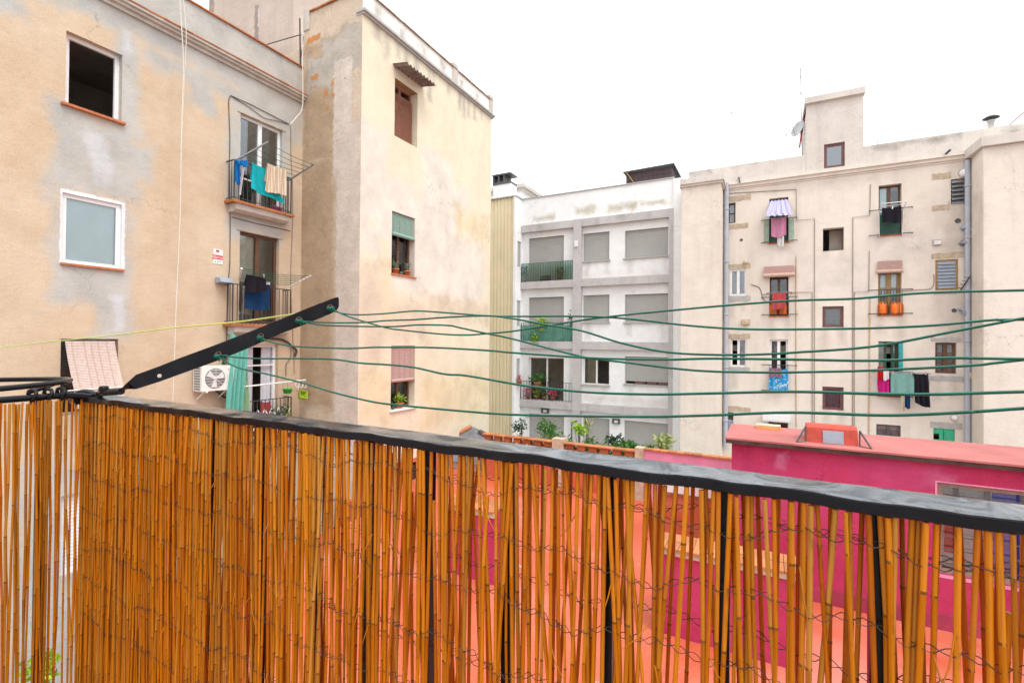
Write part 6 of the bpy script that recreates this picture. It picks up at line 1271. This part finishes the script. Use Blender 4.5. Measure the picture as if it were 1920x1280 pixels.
# ---------------------------------------------------------------- reed screen
rs = thing('reed_screen', 'orange brown reed fencing wired to the inside and outside of the balcony railing', 'reed screen', (-.6, .61, 2.845))
def reedmat(name, cols, rough=.42):
    t = NT(name); oi = t.n('ShaderNodeObjectInfo').outputs['Random']; co = t.n('ShaderNodeTexCoord').outputs['Object']
    pos = t.n('ShaderNodeNewGeometry').outputs['Position']; isl = t.n('ShaderNodeNewGeometry').outputs['Random Per Island']
    r = t.math('FRACT', t.math('ADD', t.math('MULTIPLY', oi, 7.13), t.math('MULTIPLY', isl, 3.77)))
    c = t.ramp(r, cols)
    st = t.noise(t.vmath('MULTIPLY', pos, (420, 420, 5)), 1, 4, .6); c = t.mix(t.ramp(st, [(.33, .35), (.55, 0.0)]), c, (.30, .09, .006))
    bl = t.noise(t.vmath('MULTIPLY', pos, (60, 60, 16)), 1, 5, .7); c = t.mix(t.ramp(bl, [(.60, 0.0), (.74, .6)]), c, (.10, .04, .012))
    c = t.mix(t.ramp(t.noise(t.vmath('MULTIPLY', pos, (45, 45, 4)), 1, 3, .5), [(.52, 0.0), (.75, .6)]), c, (.72, .33, .035))
    m = t.principled(c, rough, t.noise(t.vmath('MULTIPLY', pos, (700, 700, 20)), 1, 3), .35, .0012, .4)
    tl = t.n('ShaderNodeBsdfTranslucent'); t.l(c, tl.inputs[0]); mx = t.n('ShaderNodeMixShader'); mx.inputs[0].default_value = .32
    t.l(t.b.outputs[0], mx.inputs[1]); t.l(tl.outputs[0], mx.inputs[2]); t.l(mx.outputs[0], t.out.inputs[0])
    return m
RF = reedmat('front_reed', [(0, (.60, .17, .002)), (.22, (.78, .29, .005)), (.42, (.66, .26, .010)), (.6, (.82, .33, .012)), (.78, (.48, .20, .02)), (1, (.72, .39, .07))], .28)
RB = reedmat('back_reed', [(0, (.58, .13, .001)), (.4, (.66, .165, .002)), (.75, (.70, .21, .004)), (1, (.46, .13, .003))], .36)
RN = simple('dark_reed_joint', (.20, .085, .018), .6, .3, 90)
def reed_mesh(mat, r, L, seed):
    rg = random.Random(seed); pts = []; rr_ = []; bx_, by_ = rg.uniform(-.006, .006), rg.uniform(-.003, .003); nxt = rg.uniform(.04, .2)
    zs = [(0, 0)]
    while nxt < L: zs += [(nxt - .0032, 1), (nxt - .0004, 2), (nxt + .0004, 0)]; nxt += rg.uniform(.10, .22)
    zs.append((L, 0)); ph = rg.uniform(0, 6)
    for i, (z, q) in enumerate(zs):
        f = z / L; pts.append((bx_ * math.sin(f * 5 + ph) + .0012 * math.sin(z * 31 + ph), by_ * math.sin(f * 4 + ph), -z)); rr_.append(r * (1 - .14 * f) * (1.14 if q == 2 else .97 if q == 1 else 1))
    b = MB(); n = 7; b.tube(pts, rr_, n, caps=True)
    k = 0
    for i in range(len(zs) - 1):
        for j in range(n):
            if zs[i][1] == 1 and zs[i + 1][1] == 2 and rg.random() < .85: b.mi[k] = 1
            k += 1
    me = bpy.data.meshes.new('reed'); me.from_pydata([tuple(v) for v in b.v], [], b.f); me.polygons.foreach_set('use_smooth', b.sm)
    me.materials.append(mat); me.materials.append(RN); me.polygons.foreach_set('material_index', b.mi); return me
FTHIN = [reed_mesh(RF, rnd(.0018, .0028), rnd(.90, .97), k) for k in range(12)]; FTHICK = [reed_mesh(RF, rnd(.0022, .0033), rnd(.90, .97), 20 + k) for k in range(12)]
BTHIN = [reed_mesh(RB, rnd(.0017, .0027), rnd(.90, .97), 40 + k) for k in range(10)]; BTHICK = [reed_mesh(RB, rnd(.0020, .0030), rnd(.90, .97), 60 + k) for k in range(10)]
ro = root_loc(rs); placed = []
def put_reed(me, x, y, z, tx, ty, spin, lay):
    placed.append((me, Vector((x, y, z)), Matrix.Rotation(tx, 4, 'Y') @ Matrix.Rotation(ty, 4, 'X') @ Matrix.Rotation(spin, 4, 'Z'), lay))
rr0 = random.Random(5)
def layer(y0, y1, s0, s1, thin, thick, lay, lean):
    x = RX0 + .004
    while x < .40:
        f = min(1, max(0, (x + 1.40) / 1.02)); near = min([abs(x - b) for b in bx])
        clump = .5 + .5 * math.sin(x * 57 + lay * 2) * math.sin(x * 23 + lay)
        step = lerp(s0, s1, f) * rr0.uniform(.5, 1.35) * (1.15 - .35 * clump)
        if near < .014 and f > .55: step *= .65
        if near < .0065 and f < .55 and lay < 2 and rr0.random() < .75: x += .006
        if abs(x - bx[0]) < .014 and lay < 2: x += .014
        short = rr0.random() < .06; me = rr0.choice(thick if rr0.random() < f * 1.25 else thin); wild = rr0.random() < .06 + .05 * f
        put_reed(me, x, rr0.uniform(y0, y1), RZ - .0152 + rr0.uniform(-.003, .001) - (rr0.uniform(.008, .09) if short else 0), rr0.gauss(0, lean * (.6 + f)) + (rr0.uniform(-.08, .08) if wild else 0), rr0.uniform(-.008, .004), rr0.uniform(0, 6.28), lay)
        x += step
layer(.6035, .6100, .0048, .0112, FTHIN, FTHICK, 0, .016)           # inner face of the railing
layer(.611, .613, .0062, .09, FTHIN, FTHIN, 1, .02)
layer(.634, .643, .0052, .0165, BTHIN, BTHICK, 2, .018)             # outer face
y = -.15
while y < .632:                                                       # round the left side
    put_reed(rr0.choice(FTHIN + FTHICK), SX + rr0.uniform(.008, .02), y, 3.842 + rr0.uniform(-.008, .0), rr0.uniform(-.01, .01), rr0.gauss(0, .006), rr0.uniform(0, 6.28), 3); y += .0050 * rr0.uniform(.4, 1.6)
def score(i):
    me, p, r, lay = placed[i]; return (Vector((p.x, p.y, 3.6)) - EYE).length + (.22, .22, .40, .30)[0 if lay == 0 else 1 if lay == 1 else 2 if lay == 2 else 3] * (lay > 0) + (5 if p.x > .31 or (lay == 3 and p.y < .3) else 0)
order = sorted(range(len(placed)), key=score)
single = set(order[:296]); rest = MB()
for i, (me, p, r, lay) in enumerate(placed):
    if i in single:
        o = bpy.data.objects.new('reed', me); COL.objects.link(o); o.parent = rs; o.matrix_local = Matrix.Translation(p - ro) @ r
    else:
        T_ = Matrix.Translation(p) @ r; m0 = 0 if me.materials[0] == RF else 1; k0 = len(rest.v)
        rest.v += [T_ @ v.co for v in me.vertices]
        for q in me.polygons: rest.f.append([k0 + j for j in q.vertices]); rest.sm.append(q.use_smooth); rest.mi.append(2 if q.material_index else m0)
rest.build('reed_mass', [RF, RB, RN], rs, kind='stuff')
print('reeds', len(placed))
# twisted tie wires weaving through the reeds
mwire = simple('dark_tie_wire', (.075, .055, .045), .55, .3, 60, metal=.5)
rw = random.Random(9)
def wire_row(z0, layer_y, amp, ph, x0, x1, r=.00052, droop=0.0):
    mb = MB(); n = int((x1 - x0) / .0036)
    for s_ in (0, 1):
        pts = []
        for i in range(n + 1):
            x = lerp(x0, x1, i / n); f = min(1, max(0, (x + 1.45) / 1.35)); lam = lerp(.024, .034, f)
            wz = amp * (math.sin(x * 21 + ph) * .6 + math.sin(x * 39 + ph * 2.3) * .35 + .3 * math.sin(x * 77 + ph)) - droop * f
            a = x * 6.283 / lam + s_ * math.pi + ph
            pts.append((x, layer_y - .0050 * math.sin(a), z0 + wz + .0024 * math.cos(a + s_) + rw.uniform(-.0006, .0006)))
        mb.tube(pts, r, 4, caps=False)
    return mb.build('tie_wire', mwire, rs)
for k, z in enumerate((3.795, 3.722, 3.635, 3.548, 3.455, 3.365, 3.27)): wire_row(z, .6055, .012, k * 1.7, RX0, .40, droop=.004 + .004 * (k % 2))
for k, z in enumerate((3.79, 3.655, 3.50)): wire_row(z, .637, .010, 2 + k * 1.3, RX0, .40)
for k, (x, z) in enumerate(()):   # pale twists that hold the screen to the balusters
    mb = MB(); mb.tube(smooth_path([(x - .016, .587, z + .002), (x - .004, .583, z - .002), (x + .01, .585, z + .001), (x + .018, .59, z + .007)], 4), .0012, 5); mb.build('tie', M['cane'], rs)
for k in range(70):                                                  # split slivers
    x = rw.uniform(-1.5, .3); z = rw.uniform(3.35, 3.78); d = Vector((rw.uniform(-.025, .025), -.004, -rw.uniform(.02, .06)))
    MB().tube([(x, .600, z), Vector((x, .596, z)) + d * .5, Vector((x + d.x * .3, .595, z)) + d], [.0010, .0008, .0003], 4).build('splinter', RF, rs)
